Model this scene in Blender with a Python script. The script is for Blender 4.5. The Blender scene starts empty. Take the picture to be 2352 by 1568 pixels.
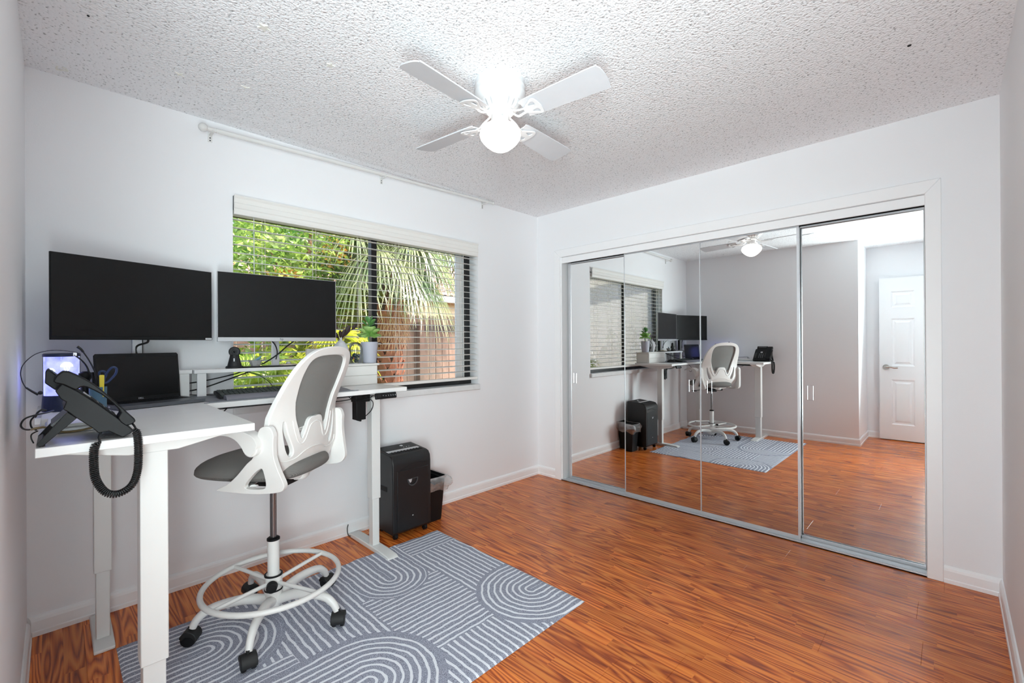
import bpy, bmesh, math, random
from mathutils import Vector, Matrix, geometry, noise
rnd = random.Random(7)
PI = math.pi
S = bpy.context.scene
COL = S.collection

# ---------------------------------------------------------------- camera, world, lights, exposure
cam = bpy.data.cameras.new('camera'); camo = bpy.data.objects.new('camera', cam); COL.objects.link(camo)
def cam_setup():
    yaw, pit, rol = [math.radians(a) for a in (44.4956, 0.057, -0.321)]
    fw = Vector((-math.sin(yaw)*math.cos(pit), math.cos(yaw)*math.cos(pit), math.sin(pit)))
    r0 = Vector((math.cos(yaw), math.sin(yaw), 0)); u0 = r0.cross(fw)
    r = math.cos(rol)*r0 + math.sin(rol)*u0; u = -math.sin(rol)*r0 + math.cos(rol)*u0
    m = Matrix((r, u, -fw)).transposed().to_4x4()
    m.translation = (2.8199, -3.2208, 1.2461)
    camo.matrix_world = m
    cam.sensor_width = 36; cam.lens = 1029.58/2352*36
    cam.shift_x = 0.6/2352; cam.shift_y = 1.9/2352
    cam.clip_start = 0.02; cam.clip_end = 200
cam_setup(); S.camera = camo

W = bpy.data.worlds.new('World'); S.world = W; W.use_nodes = True
wn = W.node_tree.nodes; wl = W.node_tree.links
sky = wn.new('ShaderNodeTexSky'); sky.sky_type = 'NISHITA'; sky.sun_disc = False
sky.sun_elevation = math.radians(52); sky.sun_rotation = math.radians(70); sky.air_density = 1.0; sky.dust_density = 3.0
wn['Background'].inputs['Strength'].default_value = 0.5
wl.new(sky.outputs[0], wn['Background'].inputs['Color'])

def lamp(name, kind, loc, energy, color=(1, 1, 1), rot=(0, 0, 0), size=None, size_y=None):
    l = bpy.data.lights.new(name, kind); l.energy = energy; l.color = color
    if size is not None:
        if kind == 'AREA':
            l.shape = 'RECTANGLE'; l.size = size; l.size_y = size_y or size
        elif kind == 'SUN': l.angle = size
        else: l.shadow_soft_size = size
    o = bpy.data.objects.new(name, l); COL.objects.link(o); o.location = loc; o.rotation_euler = rot
    return o
# sun high over the room's roof, shining on the garden
lamp('sun', 'SUN', (3, 0, 8), 5.4, (1, .95, .86), (math.radians(38), 0, math.radians(128)), 0.02)
# unseen fill panel added in the doorway beside the camera to brighten the room
fill = lamp('fill_panel', 'AREA', (3.02, -3.45, 1.14), 46, (.83, .965, .985), (0, 0, 0), 1.75, .50)
fill.rotation_euler = Vector((-.50, .80, .34)).to_track_quat('-Z', 'X').to_euler(); fill.data.spread = math.radians(145)

S.view_settings.view_transform = 'Standard'; S.view_settings.look = 'None'
S.view_settings.gamma = 1; S.view_settings.use_curve_mapping = False
S.view_settings.exposure = 0.62
S.cycles.use_denoising = True; S.cycles.use_adaptive_sampling = True; S.cycles.adaptive_threshold = 0.04; S.cycles.adaptive_min_samples = 16
S.cycles.max_bounces = 9; S.cycles.diffuse_bounces = 8; S.cycles.glossy_bounces = 5
S.cycles.transparent_max_bounces = 16; S.cycles.transmission_bounces = 6
S.cycles.sample_clamp_indirect = 6; S.cycles.caustics_reflective = False; S.cycles.caustics_refractive = False

# ---------------------------------------------------------------- material helpers
def new_mat(name):
    m = bpy.data.materials.new(name); m.use_nodes = True
    return m, m.node_tree.nodes, m.node_tree.links
def lin(c):
    return tuple(((v/255)/12.92 if v/255 <= .04045 else ((v/255+.055)/1.055)**2.4) for v in c)
def mat(name, col, rough=.5, metal=0, spec=.5, bump=None, var=None, trans=0, emit=None, estr=0, alpha=1, coat=0):
    """col in sRGB 0-255; bump=(scale,strength,distance); var=(scale,amount)"""
    m, n, l = new_mat(name); b = n['Principled BSDF']
    c = lin(col) + (1,)
    b.inputs['Base Color'].default_value = c
    b.inputs['Roughness'].default_value = rough; b.inputs['Metallic'].default_value = metal
    b.inputs['Specular IOR Level'].default_value = spec
    b.inputs['Transmission Weight'].default_value = trans
    b.inputs['Coat Weight'].default_value = coat
    if emit:
        b.inputs['Emission Color'].default_value = lin(emit)+(1,); b.inputs['Emission Strength'].default_value = estr
    tc = n.new('ShaderNodeTexCoord')
    if var is None: var = (14, .04)
    nz = n.new('ShaderNodeTexNoise'); nz.inputs['Scale'].default_value = var[0]; nz.inputs['Detail'].default_value = 4
    l.new(tc.outputs['Object'], nz.inputs['Vector'])
    mx = n.new('ShaderNodeMix'); mx.data_type = 'RGBA'
    mx.inputs[6].default_value = tuple(v*(1-var[1]) for v in c[:3])+(1,)
    mx.inputs[7].default_value = tuple(min(1, v*(1+var[1])) for v in c[:3])+(1,)
    l.new(nz.outputs[0], mx.inputs[0]); l.new(mx.outputs[2], b.inputs['Base Color'])
    if bump:
        bn = n.new('ShaderNodeTexNoise'); bn.inputs['Scale'].default_value = bump[0]; bn.inputs['Detail'].default_value = 3
        l.new(tc.outputs['Object'], bn.inputs['Vector'])
        bp = n.new('ShaderNodeBump'); bp.inputs['Strength'].default_value = bump[1]; bp.inputs['Distance'].default_value = bump[2]
        l.new(bn.outputs[0], bp.inputs['Height']); l.new(bp.outputs[0], b.inputs['Normal'])
    return m
class X:
    """tiny expression wrapper over Math nodes"""
    def __init__(s, nt, sock): s.nt = nt; s.s = sock
    def _o(s, op, *a):
        n = s.nt.nodes.new('ShaderNodeMath'); n.operation = op
        for i, v in enumerate((s,)+a):
            if isinstance(v, X): s.nt.links.new(v.s, n.inputs[i])
            else: n.inputs[i].default_value = v
        return X(s.nt, n.outputs[0])
    def __add__(s, o): return s._o('ADD', o)
    def __sub__(s, o): return s._o('SUBTRACT', o)
    def __mul__(s, o): return s._o('MULTIPLY', o)
    def __truediv__(s, o): return s._o('DIVIDE', o)
    def lt(s, o): return s._o('LESS_THAN', o)
    def gt(s, o): return s._o('GREATER_THAN', o)
    def mod(s, o): return s._o('FLOORED_MODULO', o)
    def floor(s): return s._o('FLOOR')
    def abs(s): return s._o('ABSOLUTE')
    def sqrt(s): return s._o('SQRT')
    def mx(s, o): return s._o('MAXIMUM', o)
    def mn(s, o): return s._o('MINIMUM', o)
    def mixto(s, o, f): return s + (o - s)*f if isinstance(o, X) else s*(f*-1+1) + f*o

# ---------------------------------------------------------------- materials
M = {}
M['wall'] = mat('wall_paint', (238, 238, 240), .62, spec=.3, bump=(160, .10, .003), var=(1.2, .012))
M['trimw'] = mat('trim_paint', (241, 241, 242), .38, bump=(60, .04, .002), var=(3, .015))
M['white'] = mat('white_plastic', (224, 223, 221), .42)
M['chairw'] = mat('chair_white_plastic', (226, 224, 221), .40, var=(8, .02))
M['laminate'] = mat('white_laminate', (226, 225, 224), .36, bump=(90, .05, .001))
M['metalw'] = mat('white_powder_metal', (222, 222, 220), .42, var=(9, .02))
M['black'] = mat('black_plastic', (16, 16, 18), .5, spec=.28)
M['blackm'] = mat('matte_black', (22, 22, 23), .6)
M['shred'] = mat('black_satin_shell', (22, 22, 24), .42, bump=(400, .15, .001))
M['cable'] = mat('black_cable', (18, 18, 20), .45)
M['screen'] = mat('dark_screen', (33, 33, 34), .30, spec=.35, var=(3, .03))
M['gscreen'] = mat('glossy_dark_screen', (20, 21, 22), .22, spec=.35, var=(3, .03))
M['silver'] = mat('silver_plastic', (196, 197, 200), .35, metal=.3)
M['alu'] = mat('brushed_aluminium', (212, 214, 218), .42, metal=.55, bump=(220, .05, .001))
M['chrome'] = mat('chrome', (215, 215, 218), .12, metal=1)
M['gas'] = mat('steel_column', (130, 130, 132), .25, metal=.9)
M['dark'] = mat('dark_gap', (14, 14, 15), .8)
M['dgrey'] = mat('dark_grey_metal', (62, 63, 66), .45)
M['lapgrey'] = mat('laptop_grey', (92, 95, 100), .42, metal=.3)
M['rest'] = mat('grey_gel_rest', (112, 110, 118), .5)
M['mat'] = mat('grey_desk_mat', (120, 122, 128), .7, bump=(500, .2, .001))
M['key'] = mat('key_caps', (58, 64, 62), .5)
M['card'] = mat('cream_card', (222, 214, 204), .7)
M['boxw'] = mat('white_box_paper', (219, 216, 212), .55)
M['pot'] = mat('grey_ceramic_pot', (176, 178, 190), .6, bump=(180, .1, .001))
M['vase'] = mat('ribbed_vase', (214, 217, 222), .5)
M['marble'] = mat('marble_sill', (222, 222, 222), .3, var=(20, .10))
M['frame'] = mat('black_window_frame', (26, 25, 27), .4)
M['blind'] = mat('blind_slat', (232, 230, 226), .42, var=(3, .01))
M['fanw'] = mat('fan_white', (226, 226, 227), .35)
M['blade'] = mat('fan_blade_white', (208, 209, 213), .45)
M['blue'] = mat('blue_plastic', (32, 52, 96), .35)
M['cup'] = mat('slate_blue_cup', (74, 108, 132), .4)
M['yellow'] = mat('yellow_plastic', (232, 212, 60), .4)
M['navy'] = mat('navy_plastic', (20, 32, 66), .35)
M['tan'] = mat('tan_cable', (150, 130, 92), .5)
M['stone'] = mat('grey_stone_bowl', (160, 158, 156), .6, var=(60, .25))
M['crystal'] = mat('blue_crystal', (110, 150, 165), .2, spec=.6)
M['rock'] = mat('dark_rocks', (38, 60, 66), .35, var=(60, .4))
M['copper'] = mat('copper_rock', (176, 110, 78), .4)
M['succd'] = mat('succulent_dark_leaf', (84, 136, 72), .45, var=(9, .18))
M['feather'] = mat('dark_dried_leaf', (44, 26, 24), .6, var=(40, .5))
M['label'] = mat('white_label', (225, 225, 226), .5)
M['ink'] = mat('dark_print', (70, 70, 72), .5)
M['lightink'] = mat('light_print', (205, 207, 210), .5)
M['glowp'] = mat('white_glow_star', (232, 230, 222), .6)
M['nickel'] = mat('satin_nickel', (190, 188, 184), .25, metal=.9)
M['stucco'] = mat('cream_stucco', (244, 242, 234), .85, bump=(60, .5, .01))
M['beige'] = mat('beige_siding', (206, 190, 158), .8)
M['fascia'] = mat('white_fascia', (235, 235, 235), .6)
M['bark'] = mat('brown_bark', (128, 96, 72), .9, bump=(30, .8, .02), var=(12, .3))
M['soil'] = mat('mulch_soil', (104, 84, 62), .95, bump=(25, 1, .03), var=(9, .4))
M['turq'] = mat('turquoise_plastic', (96, 196, 190), .5)
M['toe'] = mat('terracotta_tile', (206, 158, 140), .8, var=(6, .2))
M['boot'] = mat('palm_boot', (190, 128, 98), .85, bump=(40, .6, .01), var=(14, .3))
M['bagm'] = None

def leafmat(name, a, b, tr=.45, sc=3.0):
    m, n, l = new_mat(name); n.remove(n['Principled BSDF']); out = n['Material Output']
    tc = n.new('ShaderNodeTexCoord'); nz = n.new('ShaderNodeTexNoise'); nz.inputs['Scale'].default_value = sc; nz.inputs['Detail'].default_value = 5
    l.new(tc.outputs['Object'], nz.inputs['Vector'])
    cr = n.new('ShaderNodeValToRGB'); cr.color_ramp.elements[0].position = .35; cr.color_ramp.elements[1].position = .65
    cr.color_ramp.elements[0].color = lin(a)+(1,); cr.color_ramp.elements[1].color = lin(b)+(1,)
    l.new(nz.outputs[0], cr.inputs[0])
    d = n.new('ShaderNodeBsdfDiffuse'); t = n.new('ShaderNodeBsdfTranslucent'); g = n.new('ShaderNodeBsdfGlossy')
    g.inputs['Roughness'].default_value = .35
    l.new(cr.outputs[0], d.inputs[0]); l.new(cr.outputs[0], t.inputs[0])
    m1 = n.new('ShaderNodeMixShader'); m1.inputs[0].default_value = tr
    l.new(d.outputs[0], m1.inputs[1]); l.new(t.outputs[0], m1.inputs[2])
    m2 = n.new('ShaderNodeMixShader'); m2.inputs[0].default_value = .06
    l.new(m1.outputs[0], m2.inputs[1]); l.new(g.outputs[0], m2.inputs[2]); l.new(m2.outputs[0], out.inputs[0])
    return m
M['leafY'] = leafmat('yellow_green_leaf', (110, 150, 46), (210, 214, 80))
M['leafG'] = leafmat('green_leaf', (90, 142, 54), (188, 208, 98))
M['leafP'] = leafmat('palm_leaflet', (96, 124, 78), (186, 192, 140), .35)
M['leafB'] = leafmat('bright_fan_leaf', (166, 186, 36), (238, 232, 84), .45, 7)
M['leafO'] = leafmat('orange_flower_leaf', (232, 190, 70), (240, 170, 90), .5)
M['dry'] = leafmat('dry_frond', (208, 160, 110), (236, 200, 150), .3)

M['succ'] = leafmat('succulent_leaf', (128, 186, 84), (196, 228, 150), .35, 16)
def mk_ceiling():
    m, n, l = new_mat('popcorn_ceiling'); b = n['Principled BSDF']; b.inputs['Roughness'].default_value = .9
    b.inputs['Specular IOR Level'].default_value = .15
    tc = n.new('ShaderNodeTexCoord')
    v = n.new('ShaderNodeTexNoise'); v.inputs['Scale'].default_value = 95; v.inputs['Detail'].default_value = 1.5; v.inputs['Roughness'].default_value = .55
    v2 = n.new('ShaderNodeTexVoronoi'); v2.inputs['Scale'].default_value = 130; v2.feature = 'SMOOTH_F1'
    l.new(tc.outputs['Object'], v.inputs['Vector']); l.new(tc.outputs['Object'], v2.inputs['Vector'])
    a = X(m.node_tree, v.outputs[0]) - X(m.node_tree, v2.outputs['Distance'])*.5
    bp = n.new('ShaderNodeBump'); bp.inputs['Strength'].default_value = 1.0; bp.inputs['Distance'].default_value = .0055
    l.new(a.s, bp.inputs['Height']); l.new(bp.outputs[0], b.inputs['Normal'])
    cr = n.new('ShaderNodeValToRGB'); cr.color_ramp.elements[0].position = .27; cr.color_ramp.elements[1].position = .40  # shade in the popcorn pits put into the colour
    cr.color_ramp.elements[0].color = lin((176, 175, 177))+(1,); cr.color_ramp.elements[1].color = lin((242, 242, 244))+(1,)
    l.new(v.outputs[0], cr.inputs[0]); l.new(cr.outputs[0], b.inputs['Base Color'])
    return m
M['ceil'] = mk_ceiling()

def mk_floor():
    m, n, l = new_mat('oak_laminate'); b = n['Principled BSDF']; nt = m.node_tree
    g = n.new('ShaderNodeNewGeometry'); sp = n.new('ShaderNodeSeparateXYZ'); l.new(g.outputs['Position'], sp.inputs[0])
    x = X(nt, sp.outputs[0]); y = X(nt, sp.outputs[1])
    yi = ((y + .709)/.0623333).floor()
    wn_ = n.new('ShaderNodeTexWhiteNoise'); wn_.noise_dimensions = '1D'; l.new(yi.s, wn_.inputs['W'])
    r1 = X(nt, wn_.outputs['Value'])
    xi = ((x + r1*1.7)/.47).floor()
    wc = n.new('ShaderNodeTexWhiteNoise'); wc.noise_dimensions = '2D'
    cmb = n.new('ShaderNodeCombineXYZ'); l.new(xi.s, cmb.inputs[0]); l.new(yi.s, cmb.inputs[1]); l.new(cmb.outputs[0], wc.inputs['Vector'])
    cell = X(nt, wc.outputs['Value'])
    # grain: contour lines of a stretched noise field, shifted per strip
    cm = n.new('ShaderNodeCombineXYZ'); l.new((x*.62 + cell*31).s, cm.inputs[0]); l.new((y*9.0 + cell*17).s, cm.inputs[1]); l.new((cell*9).s, cm.inputs[2])
    n1 = n.new('ShaderNodeTexNoise'); n1.inputs['Scale'].default_value = 1.25; n1.inputs['Detail'].default_value = 1.6; n1.inputs['Roughness'].default_value = .45
    l.new(cm.outputs[0], n1.inputs['Vector'])
    c = X(nt, n1.outputs[0])*15.0
    tri = (c.mod(1.0) - .5).abs()*2          # 0..1 bands
    cf = n.new('ShaderNodeCombineXYZ'); l.new((x*3.2 + cell*11).s, cf.inputs[0]); l.new((y*230).s, cf.inputs[1])
    n2 = n.new('ShaderNodeTexNoise'); n2.inputs['Scale'].default_value = 1; n2.inputs['Detail'].default_value = 3
    l.new(cf.outputs[0], n2.inputs['Vector'])
    fine = X(nt, n2.outputs[0])
    cg = n.new('ShaderNodeCombineXYZ'); l.new((x*1.1 + cell*5).s, cg.inputs[0]); l.new((y*38+cell*7).s, cg.inputs[1])
    n3 = n.new('ShaderNodeTexNoise'); n3.inputs['Scale'].default_value = 1; n3.inputs['Detail'].default_value = 2
    l.new(cg.outputs[0], n3.inputs['Vector']); mid = X(nt, n3.outputs[0])
    v = tri*.58 + fine*.46 + mid*.50 - .25
    cr = n.new('ShaderNodeValToRGB'); e = cr.color_ramp.elements
    e[0].position = .12; e[0].color = lin((122, 50, 22))+(1,)
    e[1].position = .78; e[1].color = lin((232, 136, 60))+(1,)
    q = e.new(.30); q.color = lin((166, 76, 32))+(1,)
    q = e.new(.50); q.color = lin((208, 108, 44))+(1,)
    l.new(v.s, cr.inputs[0])
    hsv = n.new('ShaderNodeHueSaturation'); l.new(cr.outputs[0], hsv.inputs['Color'])
    hsv.inputs['Saturation'].default_value = 1.0
    l.new((cell*.30 + .80).s, hsv.inputs['Value'])
    l.new(hsv.outputs[0], b.inputs['Base Color'])
    l.new((fine*.10 + .20).s, b.inputs['Roughness']); b.inputs['Specular IOR Level'].default_value = .38
    bp = n.new('ShaderNodeBump'); bp.inputs['Strength'].default_value = .12; bp.inputs['Distance'].default_value = .001
    l.new(v.s, bp.inputs['Height']); l.new(bp.outputs[0], b.inputs['Normal'])
    return m
M['floor'] = mk_floor()

def mk_rug():
    m, n, l = new_mat('arch_pattern_rug'); b = n['Principled BSDF']; nt = m.node_tree
    b.inputs['Roughness'].default_value = .95; b.inputs['Specular IOR Level'].default_value = .1
    g = n.new('ShaderNodeNewGeometry')
    wob = n.new('ShaderNodeTexNoise'); wob.inputs['Scale'].default_value = 16; wob.inputs['Detail'].default_value = 2
    l.new(g.outputs['Position'], wob.inputs['Vector'])
    sp = n.new('ShaderNodeSeparateXYZ'); l.new(g.outputs['Position'], sp.inputs[0])
    sw = n.new('ShaderNodeSeparateColor'); l.new(wob.outputs['Color'], sw.inputs[0])
    x = X(nt, sp.outputs[0]) + (X(nt, sw.outputs[0]) - .5)*.016
    y = X(nt, sp.outputs[1]) + (X(nt, sw.outputs[1]) - .5)*.016
    P = .0315
    def lines(c, off=0.0): return ((c + off).mod(P) - P/2).abs().gt(P/2 - .0052)
    def rect(x0, x1, y0, y1): return (x.gt(x0)*x.lt(x1))*(y.gt(y0)*y.lt(y1))
    def arch(cx, cy, R, ax):
        """half-disc plus arms; ax = direction of the open arms"""
        dx = x - cx; dy = y - cy
        if ax == '+y': along, ac = dy, dx
        if ax == '-y': along, ac = dy*-1, dx
        if ax == '-x': along, ac = dx*-1, dy
        if ax == '+x': along, ac = dx, dy
        neg = along.mn(0.0)
        d = (neg*neg + ac*ac).sqrt()
        return d.lt(R), lines(d, .004)
    hx, hy = lines(y, .012), lines(x, .006)
    pat = hx                                      # base: lines along x
    def over(pat, mask, val): return pat.mixto(val, mask)
    pat = over(pat, rect(.80, 1.33, -2.20, -1.765), hy)
    pat = over(pat, rect(.30, .575, -1.765, -1.40), hy)
    pat = over(pat, rect(.93, 1.02, -3.3, -2.56), lines(x, .006))
    for (cx, cy, R, ax, gap) in ((.70, -1.985, .185, '-x', .012), (1.30, -1.545, .262, '+y', .016), (1.29, -2.42, .272, '-y', .016), (.655, -2.80, .275, '-y', .016)):
        big, _ = arch(cx, cy, R + gap, ax)
        ins, val = arch(cx, cy, R, ax)
        pat = over(pat, big, 0.0); pat = over(pat, ins, val)
    f1 = n.new('ShaderNodeTexNoise'); f1.inputs['Scale'].default_value = 420; f1.inputs['Detail'].default_value = 1
    l.new(g.outputs['Position'], f1.inputs['Vector'])
    cr = n.new('ShaderNodeValToRGB'); cr.color_ramp.elements[0].position = .40; cr.color_ramp.elements[1].position = .62
    cr.color_ramp.elements[0].color = lin((116, 118, 133))+(1,); cr.color_ramp.elements[1].color = lin((188, 191, 206))+(1,)
    l.new(f1.outputs[0], cr.inputs[0])
    mx = n.new('ShaderNodeMix'); mx.data_type = 'RGBA'; l.new(pat.s, mx.inputs[0]); l.new(cr.outputs[0], mx.inputs[6])
    mx.inputs[7].default_value = lin((232, 234, 240))+(1,)
    l.new(mx.outputs[2], b.inputs['Base Color'])
    bp = n.new('ShaderNodeBump'); bp.inputs['Strength'].default_value = .5; bp.inputs['Distance'].default_value = .002
    l.new(f1.outputs[0], bp.inputs['Height']); l.new(bp.outputs[0], b.inputs['Normal'])
    return m
M['rug'] = mk_rug()

def mk_stripe(name, a, b_, scale, rough, axis='Z', ratio=.5):
    m, n, l = new_mat(name); b = n['Principled BSDF']; b.inputs['Roughness'].default_value = rough
    tc = n.new('ShaderNodeTexCoord'); w = n.new('ShaderNodeTexWave'); w.bands_direction = axis
    w.inputs['Scale'].default_value = scale; w.inputs['Distortion'].default_value = .4
    l.new(tc.outputs['Object'], w.inputs['Vector'])
    mx = n.new('ShaderNodeMix'); mx.data_type = 'RGBA'; mx.inputs[6].default_value = lin(a)+(1,); mx.inputs[7].default_value = lin(b_)+(1,)
    l.new(w.outputs[0], mx.inputs[0]); l.new(mx.outputs[2], b.inputs['Base Color'])
    bp = n.new('ShaderNodeBump'); bp.inputs['Strength'].default_value = .4; bp.inputs['Distance'].default_value = .001
    l.new(w.outputs[0], bp.inputs['Height']); l.new(bp.outputs[0], b.inputs['Normal'])
    return m
M['mesh'] = mk_stripe('grey_chair_mesh', (104, 104, 102), (142, 142, 139), 110, .7)
M['seat'] = mk_stripe('grey_seat_fabric', (92, 90, 88), (124, 121, 117), 130, .8, 'DIAGONAL')
M['fencew'] = mat('weathered_cedar', (150, 122, 106), .9, bump=(30, .6, .006), var=(7, .35))
M['fencer'] = mat('dark_fence_rail', (96, 80, 76), .9, bump=(30, .6, .006), var=(7, .35))

def mk_glass(name, fac=.9, rough=0.0, col=(1, 1, 1)):
    m, n, l = new_mat(name); n.remove(n['Principled BSDF']); out = n['Material Output']
    t = n.new('ShaderNodeBsdfTransparent'); t.inputs[0].default_value = col+(1,); g = n.new('ShaderNodeBsdfGlossy'); g.inputs['Roughness'].default_value = rough
    fr = n.new('ShaderNodeFresnel'); fr.inputs[0].default_value = 1.45
    f = X(m.node_tree, fr.outputs[0])*.8 + (1-fac)*.2
    mx = n.new('ShaderNodeMixShader'); l.new(f.s, mx.inputs[0]); l.new(t.outputs[0], mx.inputs[1]); l.new(g.outputs[0], mx.inputs[2])
    l.new(mx.outputs[0], out.inputs[0]); return m
M['glass'] = mk_glass('clear_glass', 1.0)
def mk_bag():
    m, n, l = new_mat('clear_plastic_bag'); n.remove(n['Principled BSDF']); out = n['Material Output']
    t = n.new('ShaderNodeBsdfTransparent'); g = n.new('ShaderNodeBsdfGlossy'); g.inputs['Roughness'].default_value = .12
    d = n.new('ShaderNodeBsdfDiffuse'); d.inputs[0].default_value = (.8, .8, .8, 1)
    tc = n.new('ShaderNodeTexCoord'); nz = n.new('ShaderNodeTexNoise'); nz.inputs['Scale'].default_value = 30
    l.new(tc.outputs['Object'], nz.inputs['Vector'])
    mx0 = n.new('ShaderNodeMixShader'); mx0.inputs[0].default_value = .45
    l.new(g.outputs[0], mx0.inputs[1]); l.new(d.outputs[0], mx0.inputs[2])
    mx = n.new('ShaderNodeMixShader'); f = X(m.node_tree, nz.outputs[0])*.5 + .08
    l.new(f.s, mx.inputs[0]); l.new(t.outputs[0], mx.inputs[1]); l.new(mx0.outputs[0], mx.inputs[2]); l.new(mx.outputs[0], out.inputs[0])
    return m
M['bag'] = mk_bag()
def mk_mirror():
    m, n, l = new_mat('mirror_silver'); b = n['Principled BSDF']
    b.inputs['Base Color'].default_value = (.90, .915, .91, 1); b.inputs['Metallic'].default_value = 1; b.inputs['Roughness'].default_value = 0.0
    return m
M['mirror'] = mk_mirror()
def emis(name, col, s):
    m, n, l = new_mat(name); n.remove(n['Principled BSDF']); e = n.new('ShaderNodeEmission')
    e.inputs[0].default_value = col+(1,); e.inputs[1].default_value = s; l.new(e.outputs[0], n['Material Output'].inputs[0]); return m
M['globe'] = emis('lit_glass_globe', (1, .93, .84), 2.6)
M['jelly'] = emis('glowing_jellyfish', (.75, .88, 1), 3.2)
def mk_water():
    m, n, l = new_mat('lit_blue_water'); b = n['Principled BSDF']
    tc = n.new('ShaderNodeTexCoord'); nz = n.new('ShaderNodeTexNoise'); nz.inputs['Scale'].default_value = 28; nz.inputs['Detail'].default_value = 3
    l.new(tc.outputs['Object'], nz.inputs['Vector'])
    cr = n.new('ShaderNodeValToRGB'); cr.color_ramp.elements[0].position = .3; cr.color_ramp.elements[1].position = .75
    cr.color_ramp.elements[0].color = (.13, .15, .85, 1); cr.color_ramp.elements[1].color = (.36, .39, 1, 1)
    l.new(nz.outputs[0], cr.inputs[0]); l.new(cr.outputs[0], b.inputs['Emission Color']); b.inputs['Emission Strength'].default_value = 1.5
    b.inputs['Base Color'].default_value = (.1, .1, .15, 1); b.inputs['Roughness'].default_value = .15
    return m
M['water'] = mk_water()

# ---------------------------------------------------------------- geometry helpers
def BM(): return bmesh.new()
def box(bm, x0, x1, y0, y1, z0, z1, T=None):
    r = bmesh.ops.create_cube(bm, size=1.0)
    for v in r['verts']:
        v.co = Vector(((x0+x1)/2 + v.co.x*(x1-x0), (y0+y1)/2 + v.co.y*(y1-y0), (z0+z1)/2 + v.co.z*(z1-z0)))
        if T: v.co = T @ v.co
    return r['verts']
def taper_box(bm, c, sx, sy, z0, z1, k):
    vs = box(bm, c[0]-sx/2, c[0]+sx/2, c[1]-sy/2, c[1]+sy/2, z0, z1)
    for v in vs:
        if abs(v.co.z - z0) < 1e-6: v.co.x = c[0]+(v.co.x-c[0])*k; v.co.y = c[1]+(v.co.y-c[1])*k
def lathe(bm, prof, c=(0, 0, 0), seg=32, T=None):
    rings = []
    for (r, z) in prof:
        if r < 1e-5: rings.append([bm.verts.new((c[0], c[1], c[2]+z))])
        else: rings.append([bm.verts.new((c[0]+r*math.cos(2*PI*i/seg), c[1]+r*math.sin(2*PI*i/seg), c[2]+z)) for i in range(seg)])
    for a, b in zip(rings, rings[1:]):
        for i in range(seg):
            j = (i+1) % seg
            if len(a) == 1 and len(b) == 1: continue
            if len(a) == 1: bm.faces.new((a[0], b[j], b[i]))
            elif len(b) == 1: bm.faces.new((a[i], a[j], b[0]))
            else: bm.faces.new((a[i], a[j], b[j], b[i]))
    if T:
        for rg in rings:
            for v in rg: v.co = T @ v.co
def cyl(bm, p0, p1, r0, r1=None, seg=20):
    p0 = Vector(p0); p1 = Vector(p1); r1 = r0 if r1 is None else r1
    tube(bm, [p0, p1], [r0, r1], seg)
def tube(bm, pts, r, seg=10, closed=False, flat=None):
    pts = [Vector(p) for p in pts]; n = len(pts)
    rs = r if isinstance(r, (list, tuple)) else [r]*n
    rings = []; up = None
    for i in range(n):
        a = pts[i-1] if (i or closed) else pts[i]; b = pts[(i+1) % n] if (i < n-1 or closed) else pts[i]
        t = (b-a).normalized()
        if up is None:
            up = Vector((0, 0, 1)) if abs(t.z) < .95 else Vector((1, 0, 0))
        s = t.cross(up)
        if s.length < 1e-6: s = t.cross(Vector((1, 0, 0)))
        s.normalize(); u = s.cross(t).normalized(); up = u
        k = flat if flat else 1
        rings.append([bm.verts.new(pts[i] + s*math.cos(2*PI*j/seg)*rs[i] + u*math.sin(2*PI*j/seg)*rs[i]*k) for j in range(seg)])
    m = n if closed else n-1
    for i in range(m):
        a = rings[i]; b = rings[(i+1) % n]
        for j in range(seg): bm.faces.new((a[j], a[(j+1) % seg], b[(j+1) % seg], b[j]))
    if not closed: bm.faces.new(rings[0]); bm.faces.new(rings[-1])
def cr(pts, k=6, closed=False):
    """Catmull-Rom resample, any dimension"""
    n = len(pts); out = []
    P = [Vector(p) for p in pts]
    rng = range(n) if closed else range(n-1)
    for i in rng:
        p0 = P[(i-1) % n] if (closed or i > 0) else P[i]; p1 = P[i]; p2 = P[(i+1) % n]; p3 = P[(i+2) % n] if (closed or i < n-2) else P[i+1]
        for j in range(k):
            t = j/k
            out.append(.5*((2*p1) + (p2-p0)*t + (2*p0-5*p1+4*p2-p3)*t*t + (3*p1-p0-3*p2+p3)*t**3))
    if not closed: out.append(P[-1])
    return out
def inside(pt, poly):
    c = False; j = len(poly)-1
    for i in range(len(poly)):
        if (poly[i][1] > pt[1]) != (poly[j][1] > pt[1]) and pt[0] < (poly[j][0]-poly[i][0])*(pt[1]-poly[i][1])/(poly[j][1]-poly[i][1]) + poly[i][0]: c = not c
        j = i
    return c
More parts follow.
